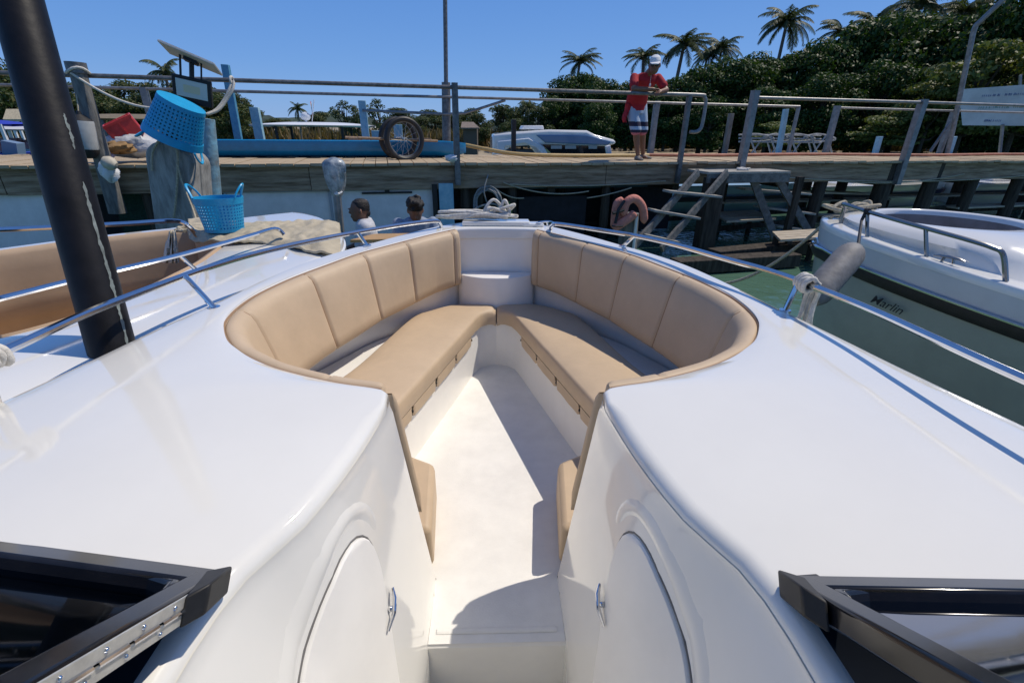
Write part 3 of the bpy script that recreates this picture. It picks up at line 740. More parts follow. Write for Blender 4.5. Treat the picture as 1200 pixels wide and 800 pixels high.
part('deck', mr, GEL, RB_, local=True, ang=50)
m = MB(); rows = []
for k in range(61):
    a = 2*PI*k/60; c_, s_ = math.cos(a), math.sin(a)
    rows.append([V((.385*r*s_, -.70+.385*r*c_, z)) for r, z in ((1, 1.42), (.97, 1.30), (.93, 1.12), (.80, 1.02), (.4, 1.0), (.01, 1.0))])
m.grid(rows); part('well_liner', m, mat('grey_liner', (.24, .215, .205), .6, var=.15, vscale=10), RB_, local=True, ang=60)
def rb_band(prof, name, mm):
    m = MB()
    for sx in (1, -1):
        rows = []
        for p in RS:
            r = []
            for z, k, o in prof:
                kk = 1-(1-k)*(.45+.55*min(1, p.x/.7)); yb = p.y-(1-k)*.9*max(0, 1-p.x/.9); zz = rz_(p.y)-1.34+z if z > .8 else z*(rz_(p.y)-.26)/1.08
                r.append(V(((p.x*kk+(o if p.x > .03 else 0))*sx, yb+(o if p.x <= .25 else 0), zz)))
            rows.append(r)
        m.grid(rows, flip=sx > 0)
    return part(name, m, mm, RB_, local=True)
rb_band([(1.295, 1, -.002), (1.27, 1.0, -.002), (1.18, .985, 0), (1.165, .985, 0)], 'topside', mat('topside_gelcoat', (.58, .61, .64), .2, var=.03, coat=.2))
rb_band([(1.170, .985, 0), (1.168, .985, .022), (1.125, .985, .024), (1.095, .98, .014), (1.09, .98, 0)], 'rubbing_strake', BLACKR)
rb_band([(1.171, .986, .0), (1.176, .986, .016), (1.170, .986, .026), (1.162, .986, .0245)], 'strake_trim', STEEL)
rb_band([(1.092, .98, 0), (.9, .95, 0), (.6, .88, 0), (.3, .78, 0), (0, .68, 0), (-.3, .55, 0)], 'hull', mat('shaded_white_hull', (.30, .34, .31), .35, var=.08, vscale=4, coat=.2))  # white hull; its shade and the green water's reflection are put into the colour
# name on the bow, slanted letters (reads along the port side)
def lettering(txt, size, shear, p, xd, zd, m_, parent, name='name_lettering', extrude=.0008):
    c = bpy.data.curves.new('t', 'FONT'); c.body = txt; c.size = size; c.shear = shear; c.extrude = extrude; c.offset = .0003
    o = bpy.data.objects.new('t', c); COL.objects.link(o); bpy.context.view_layer.update()
    me = bpy.data.meshes.new_from_object(o.evaluated_get(bpy.context.evaluated_depsgraph_get())); bpy.data.objects.remove(o)
    xd = V(xd).normalized(); zd = V(zd); zd = (zd-xd*zd.dot(xd)).normalized(); n = xd.cross(zd)
    me.transform(Matrix.Translation(V(p)) @ Matrix((xd, zd, n)).transposed().to_4x4()); me.transform(MW[parent.name].inverted())
    me.materials.clear(); me.materials.append(m_)
    q = bpy.data.objects.new(name, me); COL.objects.link(q); q.parent = parent; return q
def hullpt(p, z):                        # a point on the near (port) hull side, world
    k = float(np.interp(z, [0, .3, .6, .9, 1.083], [.68, .78, .88, .95, .98])); kk = 1-(1-k)*(.45+.55*min(1, p.x/.7))
    zz = rz_(p.y)-1.34+z if z > .8 else z*(rz_(p.y)-.26)/1.08
    return MWr @ V((-p.x*kk-.006, p.y-(1-k)*.9*max(0, 1-p.x/.9), zz))
def seek(x, y):                          # the hull spot on a sight line
    from itertools import product
    best = None
    for p in RS[3:60]:
        for z in np.linspace(.3, 1.08, 40):
            q = hullpt(p, float(z)); d = q-CAM; r = _ray(x, y).normalized(); e = (d-r*d.dot(r)).length
            if best is None or e < best[0]: best = (e, q)
    return best[1]
a_, b_ = seek(1024, 351), seek(1066, 371); c_ = a_+(a_-seek(1024, 364))
nrm = (b_-a_).cross(c_-a_).normalized()
if nrm.dot(CAM-a_) < 0: nrm = -nrm

lettering('Marlin', (b_-a_).length*.37, .35, a_+nrm*.03, b_-a_, c_-a_, mat('dark_lettering', (.012, .016, .03), .5), RB_)
def rdeck(i, o, z):
    p = RS[i]; return MWr @ V((-max(.02, p.x-o), p.y-(o if p.x < .35 else 0), rz_(p.y)+z))
GUN = mat('dark_bronze_tube', (.32, .31, .30), .22, metal=.9)
railp = [rdeck(6, .06, .0), rdeck(6, .055, .11), rdeck(8, .05, .145)]+[rdeck(i, .05, .145) for i in (12, 16, 20, 23)]+[rdeck(25, .05, .14), rdeck(26, .05, .12), rdeck(27, .055, .0)]
m = MB(); m.tube(crom(railp, 5), .0125, 8); r = part('bow_rail', m, GUN, RB_)
for i in (12, 19):
    g = MB(); g.tube([rdeck(i+1, .055, 0), rdeck(i, .05, .14)], .011, 8); part('stanchion', g, GUN, r)
pc = rdeck(22, .05, .004); d_ = rdeck(24, .05, .004)-rdeck(20, .05, .004)
part('cleat', cleat(pc, math.atan2(d_.y, d_.x), .9), GUN, RB_)
c = aty(1196, 310, 2.75); m = MB(); m.ell(c, (.09, .06, .07), 14, 8); m.tube([c-V((0, 0, .16)), c], .03, 8); part('searchlight', m, BLACKG, RB_)
m = tangle(MWr @ V((.03, -.16, 1.42)), .20, .08, .10, .013, 5, 11); single('coiled_rope', m, ROPEY, 'tan rope piled on the bow of the right boat', 'rope', ang=80)
# grey fender tied to that rail
pa, pb = aty(1003, 291, 2.62), aty(956, 345, 2.42)
FT = thing('boat_fender', 'faded grey cylinder fender tied to the rail of the right boat', 'fender', pb)
d = (pb-pa); L = d.length; q = d.normalized().to_track_quat('Z', 'Y').to_matrix()
m = MB(); m.lathe([(0, -.015), (.03, -.012), (.058, .02), (.074, .06), (.078, .12), (.078, L*.9), (.072, L), (.045, L+.05), (0, L+.06)], pa, 20, rot=q); part('fender_body', m, GREYF, FT)
m = MB(); rp = rdeck(12, .05, .145); m.tube([rp+V((-.012, 0, .014)), rp+V((-.03, -.01, -.05)), pa+V((.02, .02, .02)), pa], .008, 6); m.tube([rp+V((.02, .02, .01)), rp+V((-.02, 0, -.06)), pa+V((.0, -.03, -.04))], .007, 6)
for k in range(3): m.tube([rp+V((.014*math.cos(a), .01*k-.01+.006*math.sin(a), .016*math.sin(a))) for a in np.linspace(0, 2*PI, 9)], .006, 6)
part('fender_line', m, BLACKR, FT)
# mooring line from the right boat down across the water
p0 = rdeck(3, .05, .02); p1 = aty(850, 332, 3.9)
m = MB(); m.tube(sag(p0, p1, .10), .012, 8); single('mooring_line', m, ROPEY, 'thin tan mooring line running from the bow of the right boat down to the water', 'rope', ang=80)
# ------------------------------------------------------------------ things on our boat
m = tangle((-.12, 3.165, zs(3.1)+.035), .28, .05, .055, .0105, 7, 3)
m2 = tangle((.02, 3.17, zs(3.1)+.045), .13, .045, .13, .010, 3, 8); b = len(m.v); m.v += m2.v; m.f += [tuple(b+i for i in q) for q in m2.f]; m.mi += m2.mi
m.tube(crom([(-.02, 3.17, 1.42), (.03, 3.17, 1.48), (.055, 3.165, 1.525), (.075, 3.165, 1.49), (.09, 3.17, 1.43)], 6), .011, 7)
single('rope_pile', m, ROPE, 'tangled off-white mooring rope heaped on the bow of the foreground boat', 'rope', ang=80)
def knotrope(c, sx, seed, label, L=.17):
    rnd = random.Random(seed); c = V(c); m = MB()
    pts = []
    for i in range(34):
        a = i*2*PI/8.3; pts.append(c+V((.026*math.cos(a)*sx+rnd.uniform(-.004, .004), (i/33-.5)*.075, .026*math.sin(a)+rnd.uniform(-.004, .004))))
    m.tube(crom(pts, 3), .0095, 7)
    for k in range(4):
        dx, dy = sx*(.03+.012*k), rnd.uniform(-.035, .035)
        m.tube(crom([c+V((sx*.02, dy*.3, 0)), c+V((dx+.006*sx, dy, -.03)), c+V((dx+.01*sx, dy+.01, -L*.5)), c+V((dx, dy-.005, -L*.85)), c+V((dx-.02*sx+.01*k*sx, dy*.6, -L-.01*k))], 5), .0085, 7)
    single('tied_rope', m, ROPE, label, 'rope', ang=80)
knotrope((1.202, 1.735, 1.415), 1, 2, 'white rope knotted round the right-hand bow rail of the foreground boat')
knotrope((-1.282, 1.11, 1.408), -1, 6, 'white rope knotted round the left-hand bow rail, at the left edge', .2)
# black leaning pole between the boats
def polept(z, p0=V((-1.362, 1.566, 1.235)), p1=V((-1.585, 1.946, 2.32))): return p0+(p1-p0)*((z-p0.z)/(p1.z-p0.z))
PO = thing('mooring_pole', 'thick black leaning mooring pole with a worn white streak', 'pole', polept(-1.2))
m = MB(); m.tube([polept(z) for z in np.linspace(-1.2, 3.6, 40)], .070, 28); part('pole_pipe', m, POLEM, PO)
ax = (polept(2)-polept(1)).normalized(); toc = (CAM-polept(1.6)); toc = (toc-ax*toc.dot(ax)).normalized(); sd_ = ax.cross(toc)
rnd = random.Random(3)
def streak(z0, z1, base, wmax, n=60):
    m = MB(); rows = []
    for i in range(n):
        t = i/(n-1); z = z0+(z1-z0)*t; wv = wmax*(.55+.45*math.sin(i*.9+rnd.random())*rnd.random())*min(1, i/3, (n-1-i)/3)+.0008; c = base+.04*math.sin(t*5)+rnd.uniform(-.02, .02); row = []
        for k in range(4):
            a = c+(k/3-.5)*2*wv/.07; row.append(polept(z)+(toc*math.cos(a)+sd_*math.sin(a))*.0712)
        rows.append(row)
    m.grid(rows); return m
part('worn_streak', streak(1.22, 1.75, .66, .0075), SCUFF, PO)
part('worn_streak', streak(1.85, 1.96, .62, .006, 24), SCUFF, PO)
# ------------------------------------------------------------------ the jetty (u along it, v across it, away from us)
DT = math.atan(.22); DO = V((0, 8.08, 0)); DZ = 1.45; DW = 2.45
du_, dv_ = V((math.cos(DT), math.sin(DT), 0)), V((-math.sin(DT), math.cos(DT), 0))
def dk(u, v, z): return DO+du_*u+dv_*v+V((0, 0, z))
def duv(x, y, v):                      # sight line meets the upright plane at depth v: (u, z)
    d = _ray(x, y); t = ((DO+dv_*v-CAM).dot(dv_))/d.dot(dv_); p = CAM+d*t-DO; return p.dot(du_), p.z
def dpt(x, y, v): u, z = duv(x, y, v); return dk(u, v, z)
RD = Matrix.Rotation(DT, 3, 'Z')
JT = thing('jetty', 'weathered timber jetty on dark piles crossing behind the boats', 'jetty', dk(0, 0, 0), DT)
rnd = random.Random(12)
m = MB(); u = -11.5
while u < 24:
    wv = rnd.uniform(.17, .22); o = rnd.uniform(-.05, .03)
    m.box(dk(u+wv/2, DW/2+o/2-.01, DZ-.02+rnd.uniform(-.006, .004)), (wv-.012, DW+.10+o, .04), 0, RD @ Matrix.Rotation(rnd.uniform(-.006, .006), 3, 'X')); u += wv
part('deck_boards', m, DECKW, JT)
for v, zt, h in ((.07, DZ-.045, .34), (1.2, DZ-.05, .25), (DW-.1, DZ-.05, .32)):
    u = -11.5; m = MB()
    while u < 24:
        L = rnd.uniform(3.6, 5.2); m.box(dk(u+L/2, v+rnd.uniform(-.012, .012), zt-h/2), (L-.01, .075, h+rnd.uniform(-.02, .02)), 0, RD); u += L
    part('side_beam', m, BEAMW, JT)
for u in np.arange(-11, 24, 2.4):
    m = MB(); m.box(dk(u, DW/2, DZ-.43), (.12, DW-.3, .13), 0, RD); part('cross_beam', m, PILEW, JT)
def pile(u, v, zt, r, lean=0, zb=-1.2, m_=PILEW, lab=None):
    m = MB(); k = 9; pts = [dk(u+lean*(z-zb)/(zt-zb), v, z) for z in np.linspace(zb, zt, k)]
    m.tube(pts, [r*(1.06-.1*i/k+.02*math.sin(i*2+u)) for i in range(k)], 12); return part('pile', m, m_, JT, lab)
# front row: measured; the rest regular
for x, y, r, le in ((711, 215, .10, 0), (957, 225, .15, .12), (1035, 215, .20, 0), (1085, 225, .18, .1), (1135, 222, .14, .1), (1187, 225, .15, 0), (545, 240, .11, 0), (600, 240, .10, 0), (175, 235, .10, 0), (62, 240, .10, 0)):
    u, z = duv(x, y, .16); pile(u-le*.5, .16, DZ-.06 if x > 940 else DZ-.40, r*.8, le)
for u in np.arange(-10, 24, 2.6): pile(u+rnd.uniform(-.4, .4), DW-.25, DZ-.4, rnd.uniform(.09, .13), rnd.uniform(-.15, .15))
for u in np.arange(-8.7, 24, 3.4): pile(u+rnd.uniform(-.4, .4), 1.25, DZ-.4, rnd.uniform(.09, .12), rnd.uniform(-.15, .15))
# braces and low walings under the right half
for (u0, z0, u1, z1, v) in ((4.4, .15, 10.5, .42, .4), (2.2, .12, 9.5, .30, 1.6), (8, .35, 16, .35, .5)):
    m = MB(); m.beam(dk(u0, v, z0), dk(u1, v, z1), .05, .10); part('waling', m, PILEW, JT)
for (u0, z0, u1, z1, v) in ((5.2, .55, 9.8, .52, 1.3), (6.5, .82, 8.4, .74, .7), (6.9, .38, 9.4, .30, .25), (9.3, .62, 14.5, .60, 1.0), (10.5, .45, 16.5, .47, .3)):
    m = MB(); m.box(dk((u0+u1)/2, v, (z0+z1)/2), (u1-u0, .34, .035), 0, RD @ Matrix.Rotation(math.atan2(z0-z1, u1-u0), 3, 'Y')); part('low_plank', m, PLANKW, JT)
# ------------------------------------------------------------------ railings
def railing(name, label, v, rails, posts, z_post, extra=None, rr=.026, m_=PIPE):
    t = thing(name, label, 'railing', dk(rails[0][0][0], v, DZ), DT)
    for rl in rails:
        m = MB(); m.tube([dk(u, v, z) for u, z in rl], rr, 10); part('rail', m, m_, t)
    for u, zb, zt, sz in posts:
        m = MB(); m.box(dk(u, v-.0, (zb+zt)/2), (sz, sz, zt-zb), 0, RD); part('post', m, m_, t)
    if extra: extra(t)
    return t
RZ = 2.49
def U(x, y, v): return duv(x, y, v)[0]
# nearer railing, left stretch ends in a looped gate pipe
def loop(t):
    a, b_ = U(824, 140, -.04), U(806, 160, -.04); v = -.04
    pts = [(b_-.6, RZ), (a-.12, RZ), (a-.04, RZ-.03), (a, RZ-.12), (a, RZ-.42), (a-.03, RZ-.52), (a-.11, RZ-.56), (b_+.03, RZ-.56)]
    m = MB(); m.tube([dk(u, v, z) for u, z in crom([(p[0], p[1], 0) for p in pts], 5) for u, z in [(u, z)]] if False else [dk(p.x, v, p.y) for p in crom([(p[0], p[1], 0) for p in pts], 5)], .030, 10); part('gate_loop', m, PIPEL, t)
uL = [U(x, 140, -.04) for x in (534, 804)]
uw = U(107, 150, -.05)
n1 = railing('railing', 'grey pipe railing on the near jetty edge, left stretch ending in a loop', -.04, [[(-9.5, RZ), (uL[0]-.02, RZ)], [(uL[0]+.02, RZ), (uL[1]-.0, RZ)]], [(uL[0], 1.12, RZ+.06, .085), (uL[1], 1.10, RZ-.02, .07), (-8.6, 1.2, RZ, .08)], 0, loop, .028)
u2 = [U(877, 150, -.04), U(1070, 155, -.04)]
n2 = railing('railing', 'grey pipe railing on the near edge of the jetty, right of the gap', -.04, [[(u2[0], RZ-.01), (u2[1], RZ)], [(u2[1], RZ), (17, RZ)]], [(u2[0], 1.32, RZ+.10, .11), (u2[1], 1.0, RZ+.05, .12), (14.5, 1.1, RZ+.05, .12)], 0, None, .026, PIPEL)
v = DW-.02
pf = [U(x, 150, v) for x in (522, 656+110, 857, 925, 972, 1111)]
uS = U(935, 135, v); uS2 = U(980, 135, v)
f1 = railing('railing', 'grey pipe railing on the far edge of the jetty, longer left stretch', v, [[(-12, RZ), (uS, RZ)], [(U(425, 134, v), RZ-.26), (pf[0], RZ-.30), (U(545, 140, v), RZ-.28), (U(592, 122, v), RZ-.03)]], [(U(178, 140, v), DZ, RZ+.02, .10), (pf[1], DZ, RZ-.02, .10), (uS-.03, DZ, RZ-.02, .06)], 0, None, .026, PIPEL)
f2 = railing('railing', 'grey pipe railing on the far edge of the jetty, short right stretch', v, [[(uS2, RZ), (22, RZ)]], [(uS2-.03, DZ, RZ+.04, .11), (pf[5], DZ, RZ+.02, .10), (17.5, DZ, RZ, .1)], 0, None, .024, PIPEL)
# ------------------------------------------------------------------ painted posts standing beyond and on the jetty
def post(x, yb, yt, v, sz, m_, label, name='wooden_post', cat='post', zb=None, tx=None):
    u, z0 = duv(x, yb, v); ut, z1 = duv(tx if tx else x, yt, v)
    if tx is None: ut = u
    z0 = DZ if zb is None else zb
    m = MB(); m.beam(dk(u, v, z0), dk(ut, v, z1), sz, sz, up=dv_); return single(name, m, m_, label, cat, bevel=.006)
post(279, 167, 76, DW+.12, .12, BLUEP, 'tall dark blue post leaning behind the far railing, beside the solar floodlight', tx=264, zb=1.0)
post(430, 169, 118, DW+.15, .14, LBLUE, 'tall light blue post behind the railing, left of the cart wheel', tx=424, zb=1.0)
post(442, 172, 153, DW+.7, .17, LBLUE, 'short light blue stump just right of the tall light blue post', zb=.8)
post(468, 172, 146, DW+.7, .17, LBLUE, 'short light blue stump seen through the cart wheel', zb=.8)
post(306, 168, 126, DW+.9, .16, LBLUE, 'dark post with a light blue foot, left of the canopy boat', zb=.8)
post(914, 178, 128, DW+.3, .10, LBLUE, 'slim light blue post behind the white rack', tx=921, zb=.8)
post(849, 180, 133, DW+.3, .10, GREYW, 'slim grey-blue post right of the looped railing end', tx=857, zb=.8)
post(1026, 180, 160, DW+.25, .11, LBLUE, 'short light blue stump near the right end of the far railing', tx=1031, zb=.8)
post(1113, 180, 160, DW+.25, .11, LBLUE, 'short light blue stump at the foot of the street lamp', tx=1118, zb=.8)
post(760, 178, 118, DW+.5, .10, GREYW, 'thin brown-grey stake just right of the man in red', tx=771, zb=.8)
# tall grey post with a round top, left
t = thing('mooring_post', 'tall grey mooring post with rope looped on its top, left of the red crate', 'post', dk(uw, -.10, 1.0), DT)
m = MB(); a, b_ = dpt(91, 84, -.1), dpt(124, 200, -.1); ex = (a-b_).normalized()
m.tube([b_-ex*.55, b_, b_.lerp(a, .5), a], [.105, .10, .095, .09], 14); part('post_shaft', m, GREYW, t)
m = MB(); m.tube([a-ex*.02, a+ex*.10], .11, 14); part('post_cap', m, PIPE, t)
# slack rope from that post to the light, and the double rope
m = MB(); m.tube(sag(a+V((-.02, -.09, -.02)), dpt(187, 127, -.15), .10), .016, 6)
m.tube([a+ex*.01+V((.115*math.cos(k), -.115*math.sin(k), .03*math.sin(k*2))) for k in np.linspace(0, 2*PI, 16)], .016, 6)
single('slack_rope', m, ROPE, 'pale rope sagging from the tall grey mooring post to the floodlight', 'rope', ang=80)
m = MB()
for k in (0, 1):
    m.tube(crom([dpt(272+2*k, 92, -.04), dpt(269+4*k, 104, -.1), dpt(262+3*k, 118, -.14), dpt(253+3*k, 129, -.2), dpt(242+2*k, 134, -.25)], 6), .018, 6)
m.tube([dpt(272, 95, -.04)+V((0, .05*math.cos(k), .05*math.sin(k))) for k in np.linspace(0, 2*PI, 12)], .016, 6)
single('double_rope', m, ROPE, 'doubled pale rope hanging from the top rail beside the floodlight', 'rope', ang=80)
# light blue pile with the floodlight on it
vp = -.75
t = thing('painted_pile', 'thick pile with peeling light blue paint behind the upright basket', 'pile', dpt(243, 225, vp))
m = MB(); a, b_ = dpt(241, 139, vp), dpt(248, 226, vp); ex = (a-b_).normalized()
m.tube([b_-ex*1.6, b_-ex*.6, b_, b_.lerp(a, .4), a], [.12, .12, .115, .11, .10], 18); part('pile_shaft', m, mat('peeling_blue', (.16, .15, .14), .75, col2=(.22, .46, .60), vscale=4.5, bump=.4, bscale=16, detail=9), t)
cl = dpt(226, 107, -.55)
t = thing('solar_floodlight', 'black floodlight with a pale lens and a tilted solar panel above it', 'floodlight', cl)
xa = (dpt(249, 112, -.55)-dpt(203, 102, -.55)).normalized(); fwd = V((.05, -.98, -.12)).normalized(); za = xa.cross(-fwd).normalized(); fwd = za.cross(xa)*-1
Rm = Matrix((xa, -fwd, za)).transposed()
S = (dpt(249, 112, -.55)-dpt(203, 102, -.55)).length
m = MB(); m.box(cl, (S, .06, S*.72), 0, Rm); part('lamp_body', m, BLACKR, t, bevel=.012)
m = MB(); m.box(cl+fwd*.031+za*.02, (S*.80, .008, S*.46), 0, Rm); part('lens', m, mat('lamp_lens', (.55, .62, .60), .18, spec=.6), t, bevel=.004)
m = MB(); m.box(cl+fwd*.0355+za*.02, (S*.42, .004, S*.2), 0, Rm); part('led_array', m, mat('led_yellow', (.62, .60, .42), .4), t)
pn = [dpt(191, 56, -.45), dpt(212, 58, -.35), dpt(257, 81, -.45), dpt(238, 79, -.7)]
pc = sum(pn, V())/4
pxa = (dpt(256, 82, -.55)-dpt(192, 55, -.55)); pw = pxa.length; pxa.normalize(); pya = V((.15, .95, -.36)); pya = (pya-pxa*pya.dot(pxa)).normalized(); pza = pxa.cross(pya)
pcc = (dpt(256, 82, -.55)+dpt(192, 55, -.55))/2
Rp = Matrix((pxa, pya, pza)).transposed()
m = MB(); m.box(pcc, (pw, pw*.72, .022), 0, Rp); pnl = part('solar_panel', m, mat('panel_back', (.52, .50, .47), .6), t, bevel=.003)
m = MB(); m.box(pcc+pza*.0135, (pw*.95, pw*.68, .004), 0, Rp); part('solar_cells', m, DARKGL, pnl)
m = MB(); m.beam(cl+za*S*.33, pcc-pza*.01, .06, .045); m.box(pcc-pza*.03, (.14, .1, .04), 0, Rp)
for s_ in (-.28, .24): m.beam(cl+xa*S*s_+za*S*.3, pcc+pxa*pw*s_*.75-pza*.01, .018, .018)
part('bracket', m, BLACKR, t)
m = MB(); m.beam(cl-za*S*.3, dpt(239, 142, vp), .06, .06); part('lamp_arm', m, BLACKR, t)
BLOCKW = wood('block_grey', (.20, .19, .175), (.42, .40, .37), sc=(6, 6, 1.5))
# two grey slab posts bound with rope, under the upturned basket
for (xb, yb, xt, yt, wpx, lab) in ((204, 262, 193, 166, 46, 'broad grey round-topped mooring block under the upturned basket'), (222, 258, 214, 176, 34, 'narrower grey timber slab behind the round-topped mooring block')):
    Y = 5.75 if wpx > 40 else 5.95
    b_, a = aty(xb, yb, Y), aty(xt, yt, Y); ex = (a-b_).normalized(); xw = V((1, 0, 0)); xw = (xw-ex*xw.dot(ex)).normalized(); wd = (aty(xb+wpx, yb, Y)-b_).length/2; L = (a-b_).length
    out = [b_-xw*wd*.86-ex*1.4, b_+xw*wd*.86-ex*1.4, b_+xw*wd]+[b_+ex*(L-wd*.9)+xw*wd*math.cos(q)*1.02+ex*wd*.9*math.sin(q) for q in np.linspace(0, PI, 12)]+[b_-xw*wd]
    m = MB(); m.prism(out, (0, .24, 0)); single('mooring_block', m, BLOCKW, lab, 'mooring block', bevel=.02)
m = MB(); b_ = aty(193, 175, 5.7)
m.tube(crom([aty(178, 200, 5.72), aty(179, 178, 5.72), aty(190, 163, 5.7), aty(206, 172, 5.7), aty(208, 200, 5.71), aty(206, 235, 5.72), aty(203, 259, 5.72)], 6), .014, 6)
m.tube(crom([aty(207, 190, 5.68), aty(214, 215, 5.7), aty(226, 245, 5.6), aty(231, 262, 5.3)], 6), .011, 6)
single('hanging_rope', m, ROPEY, 'grey rope looped over the round-topped mooring block', 'rope', ang=80)
# white boat fender with black ends hanging at the left
t = thing('boat_fender', 'pale grey cylinder fender with black ends hanging beside the tall grey post', 'fender', dpt(101, 186, -.25))
a, b_ = dpt(92, 132, -.25), dpt(104, 186, -.25); L = (b_-a).length; q = (b_-a).normalized().to_track_quat('Z', 'Y').to_matrix()
m = MB(); m.lathe([(.13, L*.16), (.135, L*.2), (.135, L*.74), (.13, L*.78)], a, 18, rot=q); part('fender_body', m, LGREY, t)
m = MB(); m.lathe([(0, -.02), (.02, -.02), (.03, .02), (.10, L*.12), (.131, L*.16)], a, 18, rot=q); part('fender_cap', m, BLACKR, t)
m = MB(); m.lathe([(.131, L*.78), (.12, L*.88), (.07, L*.98), (0, L)], a, 18, rot=q); part('fender_cap', m, BLACKR, t)
m = MB(); m.tube([a, dpt(88, 92, -.1)], .008, 6); part('fender_line', m, ROPEY, t)
# short white fender and rags at the post foot
m = MB(); a, b_ = dpt(119, 187, -.35), dpt(136, 195, -.35); q = (b_-a).normalized().to_track_quat('Z', 'Y').to_matrix(); L = (b_-a).length
m.lathe([(0, 0), (.05, .01), (.085, .06), (.085, L-.05), (.05, L), (0, L+.01)], a, 16, rot=q); single('small_fender', m, mat('dirty_white_vinyl', (.52, .47, .37), .6, var=.2, vscale=10), 'short dirty white float tied at the foot of the tall grey post', 'float')
def rag(c, s, seed, m_, label, cat='rag', fx=1.0):
    rnd = random.Random(seed); m = MB(); rows = []
    for i in range(16):
        th = PI*i/15; row = []
        for k in range(23):
            a = 2*PI*(k % 22)/22; rr = 1+.25*math.sin(a*3+seed+th*2)+.15*math.sin(a*5+th*6)+.08*math.sin(a*9)
            row.append(V(c)+V((s[0]*math.sin(th)*math.cos(a)*rr*fx, s[1]*math.sin(th)*math.sin(a)*rr, s[2]*(math.cos(th)*(1+.15*math.sin(a*4+seed))+1)*.5)))
        rows.append(row)
    m.grid(rows); return single(cat.replace(' ', '_'), m, m_, label, cat, ang=60)
rag(dpt(131, 213, -.3), (.10, .07, .26), 2, WHITECL, 'white rag hanging below the deck edge by the tall grey post')
rag(dpt(160, 184, .5), (.34, .25, .34), 5, SACK, 'bulging white sack lying on the jetty below the red crate', 'sack')
rag(dpt(124, 190, .1), (.1, .1, .18), 7, mat('lilac_cloth', (.42, .42, .55), .9), 'pale lilac cloth bunched at the foot of the tall grey post')
rag(dpt(140, 180, .3), (.24, .2, .16), 8, mat('brown_cloth', (.26, .16, .07), .9, var=.3, vscale=8), 'brown cloth heap left of the white sack')
# red crate tipped on its corner
c = dpt(145, 151, .45)
t = thing('plastic_crate', 'red plastic crate tipped on its corner above the white sack', 'crate', c)
R = Matrix.Rotation(-.52, 3, 'Y') @ Matrix.Rotation(.5, 3, 'Z') @ Matrix.Rotation(.35, 3, 'X'); m = MB()
for d, s in (((0, 0, -.13), (.36, .26, .02)), ((-.18, 0, 0), (.02, .26, .26)), ((.18, 0, 0), (.02, .26, .26)), ((0, -.13, 0), (.36, .02, .26)), ((0, .13, 0), (.36, .02, .26))): m.box(c+R @ V(d), s, 0, R)
part('crate_body', m, RED, t, bevel=.006)
m = MB(); m.box(c+R @ V((0, -.142, .11)), (.38, .012, .03), 0, R); m.box(c+R @ V((0, -.142, 0)), (.02, .012, .24), 0, R); part('crate_rib', m, RED, t)
# kayak-like blue hull on the jetty
k0, k1 = dpt(205, 174, 1.75), dpt(546, 176, 1.6)
t = thing('blue_canoe', 'long bright blue plastic canoe lying along the jetty deck', 'canoe', (k0+k1)/2)
m = MB(); rows = []; ax_ = (k1-k0); L = ax_.length; ax_.normalize(); sv = ax_.cross(V((0, 0, 1)))
for i in range(60):
    s_ = i/59; e = min(1, ((1-s_)*L/.42))**.55 if s_ > .5 else min(1, (s_*L+.05)/.5)**.5
    wv = .30*e; row = []; cc = k0+ax_*(s_*L); zb, zt = DZ+.012+.06*(1-e), DZ+.27-.03*(1-e)
    for x, z in ((-.0, zt-.03), (-.75, zt-.035), (-.9, zt), (-1.0, zt), (-1.0, zt-.03), (-.92, zb+.12), (-.75, zb+.03), (-.4, zb), (0, zb), (.4, zb), (.75, zb+.03), (.92, zb+.12), (1, zt-.03), (1, zt), (.9, zt), (.75, zt-.035), (0, zt-.03)):
        p = cc+sv*(x*wv); row.append(V((p.x, p.y, z)))
    rows.append(row)
m.grid(rows); part('canoe_hull', m, KAYAK, t, ang=50)
# handcart with spoked wheels
W = dpt(474, 163, .75); rw = .305
W.z = DZ+rw+.012
t = thing('handcart', 'two-wheeled handcart with spoked wheels parked in front of the blue canoe', 'handcart', V((W.x, W.y, DZ)))
yaw = DT+math.radians(20); Rw = Matrix.Rotation(yaw, 3, 'Z')
for k, off in ((0, 0), (1, .42)):
    c = W+Rw @ V((.06*k, off, 0)); pts = [c+Rw @ V((rw*math.cos(a), 0, rw*math.sin(a))) for a in np.linspace(0, 2*PI, 41)[:-1]]
    m = MB(); m.tube(pts, .042, 10, closed=True); wl = part('tyre', m, BLACKR, t)
    m = MB(); m.tube([c+(p-c)*.88 for p in pts], .014, 8, closed=True); part('rim', m, PIPEL, wl)
    m = MB()
    for j in range(14):
        a = 2*PI*j/14; m.tube([c+Rw @ V((.03*math.cos(a+.6), .025*(-1)**j, .03*math.sin(a+.6))), c+Rw @ V((rw*.87*math.cos(a), 0, rw*.87*math.sin(a)))], .0018, 4)
    m.tube([c+Rw @ V((0, -.05, 0)), c+Rw @ V((0, .05, 0))], .03, 10); part('spokes', m, DULLSTEEL, wl)
m = MB(); m.tube([W+Rw @ V((0, -.06, 0)), W+Rw @ V((.06, .46, 0))], .014, 8)
m.tube([W+Rw @ V((-.75, .06, .02)), W+Rw @ V((.62, .05, -.03))], .02, 8); m.tube([W+Rw @ V((-.85, .38, .02)), W+Rw @ V((.5, .38, -.03))], .02, 8)
for x in (-.7, -.3, .1, .5): m.tube([W+Rw @ V((x, .05, 0)), W+Rw @ V((x-.1, .38, 0))], .014, 8)
part('cart_frame', m, mat('rusty_pipe', (.28, .19, .12), .7, var=.3, vscale=20), t)
